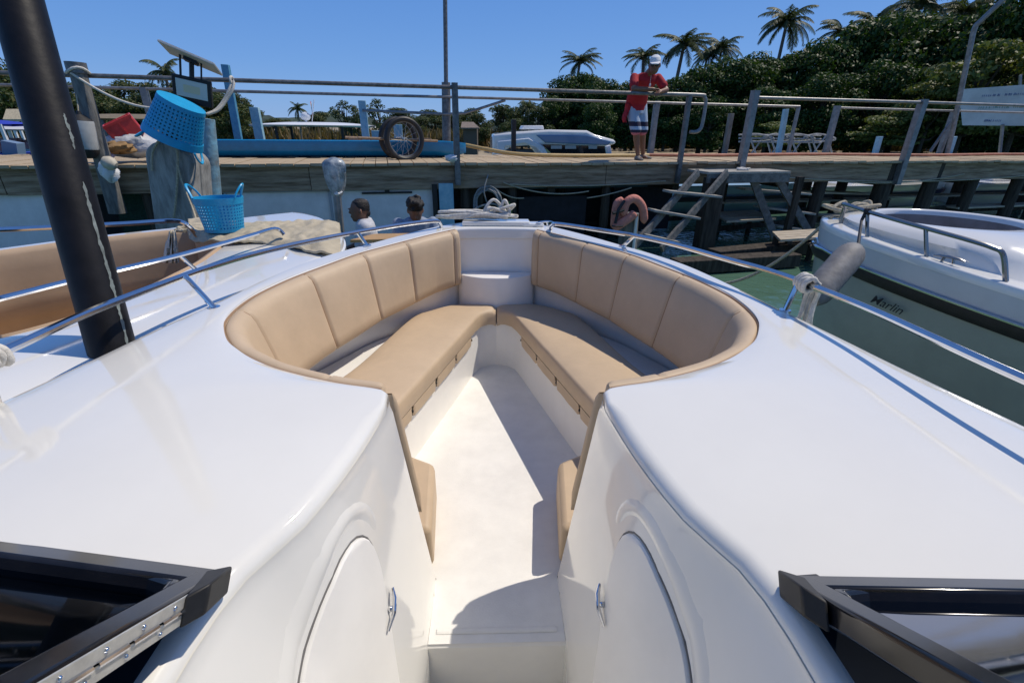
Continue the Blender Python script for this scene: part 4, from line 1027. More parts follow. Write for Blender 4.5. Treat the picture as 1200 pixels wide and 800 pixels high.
# yellow hose
m = MB(); m.tube(crom([dpt(528, 168, 2.2), dpt(545, 170, 1.9), dpt(570, 175, 1.6), dpt(600, 180, 1.3), dpt(640, 182, 1.2), dpt(700, 182.5, 1.3), dpt(760, 182, 1.5)], 8), .035, 10)
single('yellow_hose', m, mat('yellow_hose', (.52, .36, .14), .55, var=.12, vscale=10), 'thick tan hose running along the jetty deck from the end of the canoe', 'hose', ang=80)
m = MB(); m.tube(crom([dk(u, 1.7+.2*math.sin(u), DZ+.03) for u in np.arange(3.5, 19, .7)], 4), .032, 8)
single('red_hose', m, mat('brick_hose', (.42, .16, .09), .6, var=.2, vscale=6), 'thin reddish hose lying along the right part of the jetty deck', 'hose', ang=80)
c = dpt(530, 187, -.05); m = MB(); rag(c-V((0, 0, .04)), (.10, .06, .11), 3, WHITECL, 'white rag tied at the foot of the tall near railing post')
# lamp pole at the middle
t = thing('light_pole', 'tall thin grey light pole rising out of the frame above the jetty', 'pole', dk(pf[0], v+.06, DZ), DT)
a = dpt(521, -60, DW+.06); m = MB(); b_ = dk(pf[0], DW+.06, DZ-.4); m.tube([b_, b_.lerp(a, .45)], .085, 12); m.tube([b_.lerp(a, .44), a], .040, 10); part('pole_tube', m, PIPE, t)
# ------------------------------------------------------------------ under the deck, left: pale wall, board, ropes, dark sheets
def panel(name, x0, y0, x1, y1, v, m_, label, cat, th=.05, zb=None, parts=None):
    a, b_ = dpt(x0, y0, v), dpt(x1, y0, v); zt = (a.z+b_.z)/2; z0 = zb if zb is not None else dpt(x0, y1, v).z
    t = thing(name, label, cat, V(((a.x+b_.x)/2, (a.y+b_.y)/2, z0)), DT)
    u0, u1 = (a-DO).dot(du_), (b_-DO).dot(du_)
    m = MB(); m.box(dk((u0+u1)/2, v+th/2, (zt+z0)/2), (u1-u0, th, zt-z0), 0, RD); part('panel', m, m_, t, bevel=.004); return t, u0, u1, z0, zt
t, u0, u1, zb, zt = panel('barge_wall', 262, 221, 511, 300, .10, WALLW, 'pale bluish-white panelled cabin wall under the left part of the jetty, behind the two seated people', 'wall', .06, .15)
m = MB()
for uu in (u0+.01, u1-.03, u0+(u1-u0)*.47): m.box(dk(uu, .085, (zb+zt)/2), (.035, .03, zt-zb), 0, RD)
m.box(dk((u0+u1)/2, .085, zt-.02), (u1-u0+.04, .03, .035), 0, RD); part('trim', m, mat('pale_trim', (.36, .37, .40), .6), t)
ua, ub = U(424, 226, .08), U(483, 226, .08); m = MB(); m.box(dk((ua+ub)/2, .078, duv(450, 226, .08)[1]), (ub-ua, .02, .028), 0, RD); m.box(dk((ua+ub)/2, .07, duv(450, 223, .08)[1]), (.07, .03, .05), 0, RD); part('latch_bar', m, BLACKR, t)
t, u0, u1, zb, zt = panel('barge_wall', -60, 224, 58, 300, .10, WALLW, 'pale bluish-white cabin wall at the far left under the jetty, left of the black pole', 'wall', .06, .15)
m = MB(); m.box(dk((u0+u1)/2, .085, zt-.02), (u1-u0+.04, .03, .03), 0, RD); part('trim', m, LGREY, t)
o_ = panel('blue_board', 514, 215, 531, 262, -.06, LBLUE, 'upright light blue board beside the railing post, under the jetty', 'board', .03, .3)
panel('dark_board', 506, 216, 512, 262, -.02, BLACKR, 'narrow dark plank along the left edge of the blue board', 'board', .03, .3)
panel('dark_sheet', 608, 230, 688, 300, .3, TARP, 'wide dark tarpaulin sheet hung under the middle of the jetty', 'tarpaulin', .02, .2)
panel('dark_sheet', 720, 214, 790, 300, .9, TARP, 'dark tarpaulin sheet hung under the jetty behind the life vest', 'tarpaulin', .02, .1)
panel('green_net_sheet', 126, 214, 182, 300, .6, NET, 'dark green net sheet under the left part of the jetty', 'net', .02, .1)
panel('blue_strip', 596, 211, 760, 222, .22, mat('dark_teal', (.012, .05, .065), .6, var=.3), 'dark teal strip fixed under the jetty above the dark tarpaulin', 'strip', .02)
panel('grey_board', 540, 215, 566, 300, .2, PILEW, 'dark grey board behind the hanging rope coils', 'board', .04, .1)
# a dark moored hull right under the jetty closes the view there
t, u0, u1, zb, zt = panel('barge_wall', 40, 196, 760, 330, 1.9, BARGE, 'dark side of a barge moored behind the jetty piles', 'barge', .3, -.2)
c1 = dpt(571, 238, -.1); m = coil(c1, .20, .012, 7, (0, -1, .1), 3); m.tube(crom([dpt(572, 205, -.05), c1+V((-.05, -.05, .2)), c1], 6), .012, 6)
m.tube(crom([dpt(548, 255, -.12), dpt(560, 243, -.14), dpt(578, 239, -.12), dpt(590, 246, -.12)], 6), .016, 6)
single('rope_coil', m, mat('grey_rope', (.24, .25, .25), .9, var=.25, vscale=40), 'coil of thin grey rope hanging under the jetty deck in the middle', 'rope', ang=80)
m = MB(); m.lathe([(0, 0), (.05, .01), (.09, .1), (.09, .26), (.05, .36), (0, .37)], dpt(594, 262, .0), 14); single('green_float', m, mat('green_float', (.05, .16, .02), .5), 'small green float hanging below the rope coil', 'float')
m = MB()
for (x0, y0, x1, y1, dr) in ((590, 214, 690, 224, .10), (582, 222, 614, 232, .05), (598, 216, 780, 212, .05), (688, 232, 740, 220, .02), (880, 205, 1200, 206, .12), (980, 212, 1130, 204, .10)):
    m.tube(sag(dpt(x0, y0, .0), dpt(x1, y1, .0), dr), .011, 6)
single('slack_lines', m, ROPEY, 'thin slack lines strung along the underside of the jetty', 'rope', ang=80)
# pole topped with a plastic bag
b_, a = aty(401, 292, 4.6), aty(394, 218, 4.6)
t = thing('bagged_pole', 'grey metal pole topped with a knotted plastic bag behind the left rail', 'pole', b_-V((0, 0, 1.4)))
m = MB(); ex = (a-b_).normalized(); m.tube([b_-ex*1.4, a], .036, 14); m.tube([b_-ex*.3+V((.03, -.02, 0)), a+V((.028, -.02, -.02))], .009, 6); part('pole_tube', m, PIPEL, t)
m = MB(); rows = []
for i in range(16):
    t_ = i/15; row = []; hgt = .27; rr = (.035+.065*math.sin(PI*min(1, t_*.62+.02))**.9)*(1 if t_ < .8 else max(.02, 1-((t_-.8)/.2)**2)**.5)
    for k in range(25):
        q = 2*PI*(k % 24)/24; rr2 = rr*(1+.09*math.sin(q*5+t_*4)+.06*math.sin(q*9-t_*3)); row.append(a+ex*(-.09+hgt*1.25*t_)+V((rr2*math.cos(q), rr2*math.sin(q)*.8, 0)))
    rows.append(row)
m.grid(rows)
def bagmat():
    mm = mat('clear_plastic_bag', (.30, .335, .36), .25, spec=.6, var=.45, vscale=14, bump=.5, bscale=22)
    return mm
part('plastic_bag', m, bagmat(), t, ang=80)
m = tangle(a+V((.02, -.03, -.08)), .035, .03, .05, .009, 2, 4); part('string', m, WHITECL, t)
# grey pile with the life vest
vq = -1.3
t = thing('mooring_pile', 'squat grey pile with a white pipe, carrying an orange life vest', 'pile', dpt(738, 300, vq))
a, b_ = dpt(738, 250, vq), dpt(734, 300, vq); m = MB(); m.tube([b_-V((0, 0, .8)), b_, a], [.15, .145, .135], 16); part('pile_shaft', m, GREYW, t)
m = MB(); m.tube([dpt(742, 300, vq-.17)-V((0, 0, .5)), dpt(746, 254, vq-.17)], .022, 10); part('white_pipe', m, WHITE, t)
t = thing('life_vest', 'faded orange life vest hung over the grey pile', 'life vest', dpt(735, 262, vq-.1))
def vband(P, w_, th): 
    m = MB(); rows = []
    pts = crom(P, 6)
    for i, p in enumerate(pts):
        tt = (pts[min(i+1, len(pts)-1)]-pts[max(i-1, 0)]).normalized(); n = V((0, -1, .15)); s_ = tt.cross(n).normalized(); n = s_.cross(tt)
        e = min(1, (i+.35)/2, (len(pts)-.65-i)/2)
        rows.append([p+s_*(w_*e*math.cos(q))*(1)+n*(th*e*math.sin(q)) for q in np.linspace(0, 2*PI, 13)])
    m.grid(rows); return m
Yv = vq-.14
part('vest_panel', vband([dpt(723, 262, Yv+.03), dpt(727, 248, Yv+.03), dpt(732, 238, Yv+.03)], .085, .03), ORANGE, t, ang=60)
part('vest_panel', vband([dpt(719, 268, Yv), dpt(720, 252, Yv), dpt(723, 238, Yv), dpt(731, 234, Yv)], .05, .035), ORANGE, t, ang=60)
part('vest_panel', vband([dpt(730, 254, Yv-.02), dpt(734, 238, Yv-.02), dpt(744, 233, Yv-.02), dpt(753, 243, Yv-.02), dpt(755, 262, Yv-.02)], .06, .045), ORANGE, t, ang=60)
part('vest_panel', vband([dpt(718, 268, Yv-.06), dpt(728, 262, Yv-.06), dpt(738, 255, Yv-.06), dpt(745, 249, Yv-.06)], .065, .035), ORANGE, t, ang=60)
m = MB(); m.tube([dpt(721, 262, Yv-.11), dpt(725, 245, Yv-.1), dpt(732, 235, Yv-.09)], .022, 6); m.tube([dpt(718, 250, Yv-.1), dpt(731, 246, Yv-.1)], .022, 6); m.tube([dpt(717, 265, Yv-.12), dpt(730, 265, Yv-.12)], .012, 6); part('strap', m, BLACKR, t)
# ------------------------------------------------------------------ boarding steps
t = thing('boarding_steps', 'grey timber boarding steps going down both ways from the jetty edge', 'steps', dk(U(870, 200, -.4), -.4, 0), DT)
def fl(x, y, v=-.5): return dpt(x, y, v)
SW = wood('step_timber', (.10, .10, .095), (.22, .22, .21), sc=(5, 5, 5)); SL = wood('tread_timber', (.26, .25, .22), (.42, .40, .36), sc=(3, 9, 9))
ztop = duv(860, 200, -.5)[1]
m = MB(); m.box(dk(U(868, 200, -.45), -.40, ztop-.02), (U(912, 200, -.45)-U(818, 200, -.45), .62, .04), 0, RD); part('landing', m, SL, t, bevel=.004)
m = MB(); m.box(dk(U(868, 200, -.45), -.69, ztop-.11), (U(912, 200, -.45)-U(818, 200, -.45), .05, .13), 0, RD); part('landing_beam', m, SW, t)
for x0, x1 in ((818, 740), (852, 775)):
    m = MB(); m.beam(fl(x0, 202, -.72), fl(x1, 292, -1.35), .05, .12); part('stringer', m, SW, t)
for (xa_, ya_, xb_, yb_, v_) in ((781, 224, 841, 230, -.88), (763, 246, 816, 255, -1.05), (752, 274, 792, 283, -1.22)):
    a, b_ = fl(xa_, ya_, v_), fl(xb_, yb_, v_); m = MB(); m.beam(a, b_, .24, .035); part('tread', m, SL, t, bevel=.003)
for x0, x1 in ((908, 958), (880, 912)):
    m = MB(); m.beam(fl(x0, 203, -.5), fl(x1, 290, -.75), .06, .12); part('stringer', m, SW, t)
for (xa_, ya_, xb_, yb_, v_) in ((868, 221, 945, 227, -.15), (888, 242, 950, 250, -.15), (905, 264, 962, 272, -.2)):
    a, b_ = fl(xa_, ya_, v_), fl(xb_, yb_, v_); m = MB(); m.beam(a, b_, .26, .035); part('tread', m, SL, t, bevel=.003)
for x, r in ((822, .15), (915, .06)):
    m = MB(); p = fl(x, 300, -.62); m.box(V((p.x, p.y, (ztop-.1-.8)/2)), (r*2, r*1.4, ztop-.1+.8), 0, RD); part('leg', m, PILEW, t)
m = MB(); m.ell(dpt(873, 196, -.5)+V((0, 0, .0)), (.13, .09, .035), 12, 6); m2 = tangle(dk(U(873, 198, -.5), -.45, ztop), .15, .1, .03, .016, 4, 9)
single('rope_bundle', m2, ROPE, 'small pale rope coil lying on the landing of the boarding steps', 'rope', ang=80)
for i, (Q, zz, lab) in enumerate((([(834, 248), (884, 246), (910, 256), (852, 259)], .47, 'pale plank platform between the left and right flights of the boarding steps'), ([(905, 271), (958, 268), (972, 277), (915, 281)], .42, 'pale plank platform at the foot of the right flight of the boarding steps'), ([(948, 284), (990, 281), (992, 292), (955, 295)], .30, 'low pale planks beside the bow of the right boat'))):
    P = [atz(x, y, zz) for x, y in Q]; m = MB()
    for k in range(4):
        a0, a1 = k/4+.012, (k+1)/4-.012
        m.prism([P[0].lerp(P[3], a0), P[0].lerp(P[3], a1), P[1].lerp(P[2], a1), P[1].lerp(P[2], a0)], (0, 0, -.035))
    t2 = thing('plank_platform', lab, 'platform', sum(P, V())/4); part('planks', m, PLANKW, t2)
    for k in (.2, .8): m = MB(); m.beam(P[0].lerp(P[1], k)-V((0, 0, .06)), P[3].lerp(P[2], k)-V((0, 0, .06)), .07, .05); part('bearer', m, PILEW, t2)
    for q in (P[0].lerp(P[2], .1), P[1].lerp(P[3], .1)): m = MB(); m.tube([V((q.x, q.y, -.8)), q-V((0, 0, .04))], .05, 8); part('support', m, PILEW, t2)
# low dark floating beams at the water below the steps
for i, (x0, y0, x1, y1, lab) in enumerate(((835, 300, 1000, 283, 'nearer dark floating beam at the foot of the boarding steps'), (790, 312, 930, 303, 'dark floating beam lying closest to the foreground boat, below the steps'))):
    a, b_ = atz(x0, y0, .12), atz(x1, y1, .12); m = MB(); m.beam(a, b_, .28, .20); single('floating_beam', m, PILEW, lab, 'beam', bevel=.01)
# ------------------------------------------------------------------ people: limbs merged into one skin, clothes over it
def limb(m, p, q, r0, r1, n=12, mi=0):
    p, q = V(p), V(q)
    m.tube([p, p.lerp(q, .5), q], [r0, (r0+r1)/2, r1], n, mi)
    m.ell(p, r0, n, 8, mi); m.ell(q, r1, n, 8, mi)
def loft(m, secs, n=18, mi=0):           # sections: centre, half-width, half-depth, side vector, depth vector
    rows = [[V(c)+V(s)*(a*math.cos(2*PI*k/n))+V(d)*(b*math.sin(2*PI*k/n)) for k in range(n)] for c, a, b, s, d in secs]
    vs = [p for r in rows for p in r]; fs = []
    for i in range(len(rows)-1):
        for k in range(n): fs.append((i*n+k, i*n+(k+1) % n, (i+1)*n+(k+1) % n, (i+1)*n+k))
    fs.append(tuple(range(n-1, -1, -1))); fs.append(tuple((len(rows)-1)*n+k for k in range(n))); m.add(vs, fs, mi)
def fuse(m, vox, sm=2):                  # voxel union, smoothed, returned as plain mesh data
    me = bpy.data.meshes.new('t'); me.from_pydata(m.v, [], m.f); o = bpy.data.objects.new('t', me); COL.objects.link(o)
    r = o.modifiers.new('r', 'REMESH'); r.mode = 'VOXEL'; r.voxel_size = vox
    s = o.modifiers.new('s', 'SMOOTH'); s.factor = .5; s.iterations = sm
    bpy.context.view_layer.update()
    out = bpy.data.meshes.new_from_object(o.evaluated_get(bpy.context.evaluated_depsgraph_get())); bpy.data.objects.remove(o)
    out.polygons.foreach_set('use_smooth', [True]*len(out.polygons)); return out
def attach(name, me, mats, parent, label=None, pick=None):
    me.materials.clear()
    for k in (mats if isinstance(mats, list) else [mats]): me.materials.append(k)
    if pick:
        for p in me.polygons: p.material_index = pick(p.center)
    o = bpy.data.objects.new(name, me); COL.objects.link(o); o.parent = parent
    me.transform(MW[parent.name].inverted())
    if label: o['label'] = label
    return o
def hand(m, w, el, s=1.0, bend=.5, side=1):
    w, el = V(w), V(el); d = (w-el).normalized(); up = V((0, 0, 1)); sx = d.cross(up).normalized()*side; dn = sx.cross(d).normalized()*side
    dn = V((0, 0, -1)) if abs(dn.z) < .2 else dn*(-1 if dn.z > 0 else 1)
    palm = w+d*.045*s
    loft(m, [(w, .026*s, .018*s, sx, dn), (palm, .040*s, .016*s, sx, dn), (w+d*.085*s, .040*s, .013*s, sx, dn)], 12)
    for k in range(4):
        b = w+d*.082*s+sx*((k-1.5)*.020*s); L = (.072, .08, .075, .06)[k]*s
        j = b+(d*math.cos(bend)+dn*math.sin(bend))*L*.5; t = j+(d*math.cos(bend*2.1)+dn*math.sin(bend*2.1))*L*.5
        limb(m, b, j, .0095*s, .009*s, 8); limb(m, j, t, .009*s, .0075*s, 8)
    b = w+d*.025*s-sx*.03*s*1; j = b+(d*.6-sx*.55+dn*.3).normalized()*.04*s; limb(m, b, j, .012*s, .011*s, 8); limb(m, j, j+(d*.9-sx*.1+dn*.4).normalized()*.03*s, .011*s, .009*s, 8)
def head(m, c, f, up, s=1.0):            # face looks along f
    c = V(c); f = V(f).normalized(); up = V(up); up = (up-f*up.dot(f)).normalized(); x = f.cross(up)
    secs = []
    for h, a, b, o in ((-.115, .028, .030, .045), (-.10, .046, .05, .035), (-.07, .060, .078, .014), (-.03, .070, .092, .0), (.01, .074, .097, -.004), (.05, .074, .097, -.008), (.085, .064, .085, -.012), (.108, .044, .06, -.014), (.118, .018, .026, -.014)):
        secs.append((c+up*h*s+f*o*s, a*s, b*s, x, f))
    loft(m, secs, 18)
    m.tube([c+up*.012*s+f*.088*s, c-up*.02*s+f*.106*s, c-up*.032*s+f*.102*s], [.009*s, .014*s, .012*s], 8)   # nose
    m.ell(c-up*.062*s+f*.088*s, (.02*s, .014*s, .012*s), 8, 6)                                           # mouth
    m.ell(c+up*.018*s+f*.083*s, (.045*s, .014*s, .010*s), 10, 6)                                         # brow
    for sg in (-1, 1): m.ell(c-f*.008*s+x*(sg*.078*s)-up*.008*s, (.012*s, .02*s, .03*s), 8, 6)           # ears
# --- man in red leaning on the railing
fu, fz = U(752, 186, .42), DZ
def B(u, v, z): return dk(fu+u, v, DZ+z)
MAN = thing('person', 'man in a red shirt, striped shorts, white cap and sunglasses leaning on the jetty railing', 'person', B(0, .42, 0), DT)
ux_, vx_ = du_, dv_
hipL, hipR = B(-.24, .56, .90), B(-.06, .56, .90)
kL, kR = B(-.16, .44, .48), B(.0, .50, .48)
aL, aR = B(-.07, .44, .075), B(.09, .56, .09)
chest = B(-.23, .26, 1.16); hd = B(-.205, -.03, 1.445)
shL, shR = B(-.455, .14, 1.275), B(-.03, .13, 1.28)
elL, elR = B(-.52, -.02, 1.10), B(.06, -.02, 1.10)
wrL, wrR = B(-.22, -.09, 1.10), B(-.10, -.13, 1.07)
m = MB()
for h, k, a in ((hipL, kL, aL), (hipR, kR, aR)):
    limb(m, h, k, .082, .056); limb(m, k, k.lerp(a, .3)+V((0, .02, 0)), .056, .058); limb(m, k.lerp(a, .3)+V((0, .02, 0)), a, .056, .036)
    limb(m, a-V((0, 0, .03)), a-dv_*.14-V((0, 0, .045)), .032, .022)
loft(m, [(B(-.15, .56, .84), .15, .10, ux_, vx_), (B(-.16, .56, .95), .16, .115, ux_, vx_), (B(-.19, .46, 1.08), .14, .11, ux_, vx_), (chest, .165, .12, ux_, vx_), (B(-.245, .17, 1.27), .22, .085, ux_, vx_), (B(-.235, .12, 1.335), .09, .07, ux_, vx_)])
limb(m, B(-.235, .13, 1.31), B(-.21, .03, 1.40), .062, .058)
for s_, e, w2 in ((shL, elL, wrL), (shR, elR, wrR)): limb(m, s_, e, .058, .043); limb(m, e, w2, .045, .030)
hand(m, wrL, elL, 1.05, .5, 1); hand(m, wrR, elR, 1.05, .5, -1)
fdir = (CAM-hd).normalized()+V((0, 0, -.12)); head(m, hd, fdir, (0, 0, 1), 1.06)
attach('body', fuse(m, .0085, 2), SKIN, MAN)
m = MB()
loft(m, [(B(-.155, .565, .80), .20, .145, ux_, vx_), (B(-.155, .56, .90), .195, .14, ux_, vx_), (B(-.19, .46, 1.06), .18, .145, ux_, vx_), (chest+V((0, 0, .0)), .19, .145, ux_, vx_), (B(-.24, .18, 1.23), .235, .125, ux_, vx_), (B(-.24, .15, 1.30), .215, .09, ux_, vx_), (B(-.235, .125, 1.345), .12, .08, ux_, vx_)])
for s_, e in ((shL, elL), (shR, elR)): limb(m, s_, s_.lerp(e, .62), .070, .074)
sh_ = fuse(m, .011, 3); attach('shirt', sh_, REDCL, MAN)
m = MB(); m.ell(B(-.20, .06, 1.17), (.018, .008, .028), 8, 6); m.tube([B(-.20, .065, 1.19), B(-.205, .05, 1.32)], .004, 5); attach('pendant', fuse(m, .004, 1), WHITECL, MAN)
# shirt tail / red cloth at the hip
m = MB(); rows = []
for i in range(12):
    z = .92-.30*i/11; rows.append([B(-.345+.02*math.sin(i*.5), .52, z)+du_*(.06*(q-.5)*(1-.2*i/11))+dv_*(.05*math.sin(q*7+i*.3)) for q in np.linspace(0, 1, 9)])
m.grid(rows); o = part('shirt_tail', m, REDCL, MAN, ang=80); md = o.modifiers.new('t', 'SOLIDIFY'); md.thickness = .015
m = MB()
loft(m, [(B(-.15, .56, .86), .185, .13, ux_, vx_), (B(-.14, .55, .76), .19, .135, ux_, vx_)])
for h, k in ((hipL, kL), (hipR, kR)): limb(m, h, k.lerp(h, .05), .108, .098, 14)
sm_ = fuse(m, .011, 3)
def pick(c):
    z = c.z-DZ
    return 3 if z < .455 else 1 if z < .505 else 0 if z < .56 else 1 if z < .63 else 0
attach('shorts', sm_, [PALEBL, NAVY, WHITECL, PINK], MAN, pick=pick)
for a, d in ((aL, -dv_), (aR, -dv_*.6+du_*.5)):
    m = MB(); d = d.normalized(); sd2 = d.cross(V((0, 0, 1)))
    loft(m, [(a-d*.08+V((0, 0, -.045)), .032, .04, sd2, V((0, 0, 1))), (a+V((0, 0, -.03)), .045, .045, sd2, V((0, 0, 1))), (a+d*.10+V((0, 0, -.048)), .048, .028, sd2, V((0, 0, 1))), (a+d*.17+V((0, 0, -.055)), .03, .018, sd2, V((0, 0, 1)))])
    attach('shoe', fuse(m, .008, 2), SHOE, MAN)
fn = fdir.normalized(); upn = (V((0, 0, 1))-fn*fn.z).normalized(); xn = fn.cross(upn)
m = MB(); loft(m, [(hd+upn*.045, .087, .112, xn, fn), (hd+upn*.075, .086, .11, xn, fn), (hd+upn*.115-fn*.01, .07, .09, xn, fn), (hd+upn*.138-fn*.015, .035, .045, xn, fn)]); attach('cap', fuse(m, .007, 2), WHITECL, MAN)
m = MB(); loft(m, [(hd+upn*.05+fn*.06, .085, .012, xn, upn), (hd+upn*.045+fn*.13, .080, .010, xn, upn), (hd+upn*.035+fn*.185, .05, .008, xn, upn)]); attach('cap_brim', fuse(m, .006, 1), WHITECL, MAN)
m = MB()
for sg in (-1, 1): m.ell(hd+upn*.012+fn*.098+xn*.034*sg, (.032, .014, .022), 12, 8); m.tube([hd+upn*.014+fn*.09+xn*.064*sg, hd+upn*.012-fn*.0+xn*.084*sg], .005, 6)
attach('sunglasses', fuse(m, .005, 1), DARKGL, MAN)
# --- two people sitting in the skiff
def sitter(base, face, label, shirt, hair, lean=0, hs=1.0, armw=True, tilt=0):
    b = V(base); f = V(face).normalized(); x = f.cross(V((0, 0, 1)))
    P = thing('person', label, 'person', b)
    def Q(sx_, fx, z): return b+x*sx_+f*fx+V((0, 0, z))
    m = MB(); hips = [Q(s*.09, 0, .09) for s in (-1, 1)]; kn = [Q(s*.13, .42, .14) for s in (-1, 1)]; an = [Q(s*.13, .40, -.30) for s in (-1, 1)]
    for h, k, a in zip(hips, kn, an): limb(m, h, k, .08, .058); limb(m, k, a, .055, .036); limb(m, a, a+f*.13-V((0, 0, .03)), .034, .024)
    loft(m, [(Q(0, 0, .03), .16, .12, x, f), (Q(0, .02, .2), .145, .105, x, f), (Q(0, .06+lean*.5, .38), .165, .115, x, f), (Q(0, .07+lean, .56), .18, .09, x, f), (Q(0, .07+lean, .62), .08, .06, x, f)])
    limb(m, Q(0, .07+lean, .54), Q(0, .09+lean*1.2, .66), .058, .054)
    sh = [Q(s*.20, .07+lean, .56) for s in (-1, 1)]; el = [Q(s*.24, .18+lean, .28) for s in (-1, 1)]; wr = [Q(s*.10, .38, .24) for s in (-1, 1)]
    for a, e, w2, sd2 in zip(sh, el, wr, (1, -1)): limb(m, a, e, .052, .042); limb(m, e, w2, .042, .028); hand(m, w2, e, 1, .5, sd2)
    hf = (f+V((0, 0, -tilt))); hc = Q(0, .11+lean*1.3, .715); head(m, hc, hf, (0, 0, 1), hs)
    attach('body', fuse(m, .009, 2), SKIN, P)
    m = MB(); loft(m, [(Q(0, 0, .03), .185, .14, x, f), (Q(0, .02, .2), .175, .13, x, f), (Q(0, .06+lean*.5, .38), .185, .135, x, f), (Q(0, .07+lean, .57), .19, .105, x, f), (Q(0, .07+lean, .63), .095, .075, x, f)])
    for a, e in zip(sh, el): limb(m, a, a.lerp(e, .65), .072, .068)
    attach('shirt', fuse(m, .012, 3), shirt, P)
    m = MB(); loft(m, [(Q(0, 0, .02), .18, .14, x, f), (Q(0, 0, .14), .17, .13, x, f)])
    for h, k in zip(hips, kn): limb(m, h, k.lerp(h, .1), .095, .08)
    attach('shorts', fuse(m, .012, 3), NAVY, P)
    hn = hf.normalized(); un = (V((0, 0, 1))-hn*hn.z).normalized(); xh = hn.cross(un); m = MB()
    if hair == 'short':
        loft(m, [(hc+un*.0-hn*.028, .079, .08, xh, hn), (hc+un*.05-hn*.014, .082, .098, xh, hn), (hc+un*.095-hn*.014, .07, .088, xh, hn), (hc+un*.122-hn*.014, .04, .05, xh, hn), (hc+un*.13-hn*.014, .01, .012, xh, hn)]); m.ell(hc-hn*.055-un*.03, (.06, .05, .055), 12, 8)
    else:
        r_ = random.Random(5)
        loft(m, [(hc-un*.02-hn*.03, .086, .085, xh, hn), (hc+un*.05-hn*.012, .09, .108, xh, hn), (hc+un*.10-hn*.012, .08, .1, xh, hn), (hc+un*.145, .05, .06, xh, hn)])
        for k in range(34):
            a = r_.uniform(0, 2*PI); t = r_.uniform(.3, 1); m.ell(hc+un*(.04+.11*t)+xh*.085*math.cos(a)*(1.2-t*.6)+hn*(.10*math.sin(a)*(1.2-t*.6)), r_.uniform(.018, .034), 8, 6)
    attach('hair', fuse(m, .007, 1), HAIR, P); return P
h1, h2 = aty(421, 246, 5.5), aty(485, 246, 5.6)
STRIPE = mat('striped_tee', (.45, .46, .50), .85, col2=(.62, .62, .64), vscale=18, stretch=(.2, .2, 9))
s1 = h1-V((0, 0, .715)); sitter((s1.x+.12, s1.y, s1.z), (-.95, -.25, 0), 'seated man with short dark hair and a white striped shirt, seen in profile', STRIPE, 'short', 0, 1.06)
s2 = h2-V((0, 0, .715)); sitter((s2.x-.02, s2.y+.14, s2.z), (.25, -1, 0), 'seated person with dark tousled hair bending their head forward, facing the foreground boat', mat('blue_grey_tee', (.26, .31, .40), .85, var=.15, vscale=16), 'messy', .05, 1.08, tilt=.55)
# white plastic chair behind the second person
ch = V((s2.x+.14, s2.y+.36, s2.z-.38)); CH = thing('plastic_chair', 'white plastic chair behind the bending seated person', 'chair', ch)
m = MB(); pts = crom([ch+V((-.24, .04, .45)), ch+V((-.23, .06, .68)), ch+V((-.14, .07, .80)), ch+V((0, .08, .83)), ch+V((.14, .07, .80)), ch+V((.23, .06, .68)), ch+V((.24, .04, .45))], 5); m.tube(pts, .016, 8)
for k in range(5): m.tube([ch+V((-.14+.07*k, .06, .42)), ch+V((-.12+.06*k, .075, .80))], .012, 6)
part('backrest', m, WHITE, CH); m = MB(); m.box(ch+V((0, -.18, .40)), (.46, .44, .03)); part('seat', m, WHITE, CH, bevel=.01)
for x_, y_ in ((-.2, .0), (.2, .0), (-.2, -.36), (.2, -.36)): m = MB(); m.tube([ch+V((x_, y_, .40)), ch+V((x_*1.12, y_*1.05, .0))], [.02, .015], 6); part('leg', m, WHITE, CH)
# wooden skiff they sit in
sk0 = V((-1.15, 5.35, 0)); SK = thing('wooden_skiff', 'low wooden boat with a varnished plank top, behind the left bow rail', 'boat', sk0, DT*.6)
MWs = MW[SK.name]; zt = min(s1.z, s2.z)+.02; m = MB(); rows = []
for i in range(31):
    t = i/30; x = -2.4+4.4*t; e = min(1, (1-t)/.35)**.6*min(1, (t+.25)/.4)**.5; wv = .72*e; zr = zt+.15+.12*max(0, t-.6)**2*4
    rows.append([V((x, y*wv, z)) for y, z in ((.92, zr-.03), (.95, zr), (1.0, zr), (1.0, zr-.06), (.95, .12), (.7, -.12), (0, -.2), (-.7, -.12), (-.95, .12), (-1, zr-.06), (-1, zr), (-.95, zr), (-.92, zr-.03), (-.6, .06), (.6, .06), (.92, zr-.03))])
m.grid(rows); part('hull', m, mat('green_wood_hull', (.04, .10, .07), .6, var=.3, vscale=8), SK, local=True, ang=50)
m = MB()
for p in (s1, s2):
    q = MWs.inverted() @ V((p.x+.05, p.y+.05, 0)); m.box((q.x, 0, zt-.045), (.40, 1.3, .035))
part('thwart', m, PINEW, SK, local=True)
a = aty(415, 283, 4.75); b_ = aty(520, 279, 4.75); T_ = thing('plank_table', 'varnished wooden plank top in front of the two seated people', 'plank', V(((a.x+b_.x)/2, 4.9, a.z-.04)))
m = MB(); m.prism([aty(410, 281, 4.70), aty(522, 279, 4.70), aty(524, 272, 5.12), aty(438, 274, 5.12)], (0, 0, -.03)); part('plank_top', m, PINEW, T_, bevel=.004)
for x, y in ((428, 4.78), (505, 4.78), (440, 5.0), (512, 5.0)):
    m = MB(); p = aty(x, 280, y); m.box(V((p.x, y, (a.z-.035+.05)/2)), (.05, .05, a.z-.035-.05)); part('leg', m, GREYW, T_)
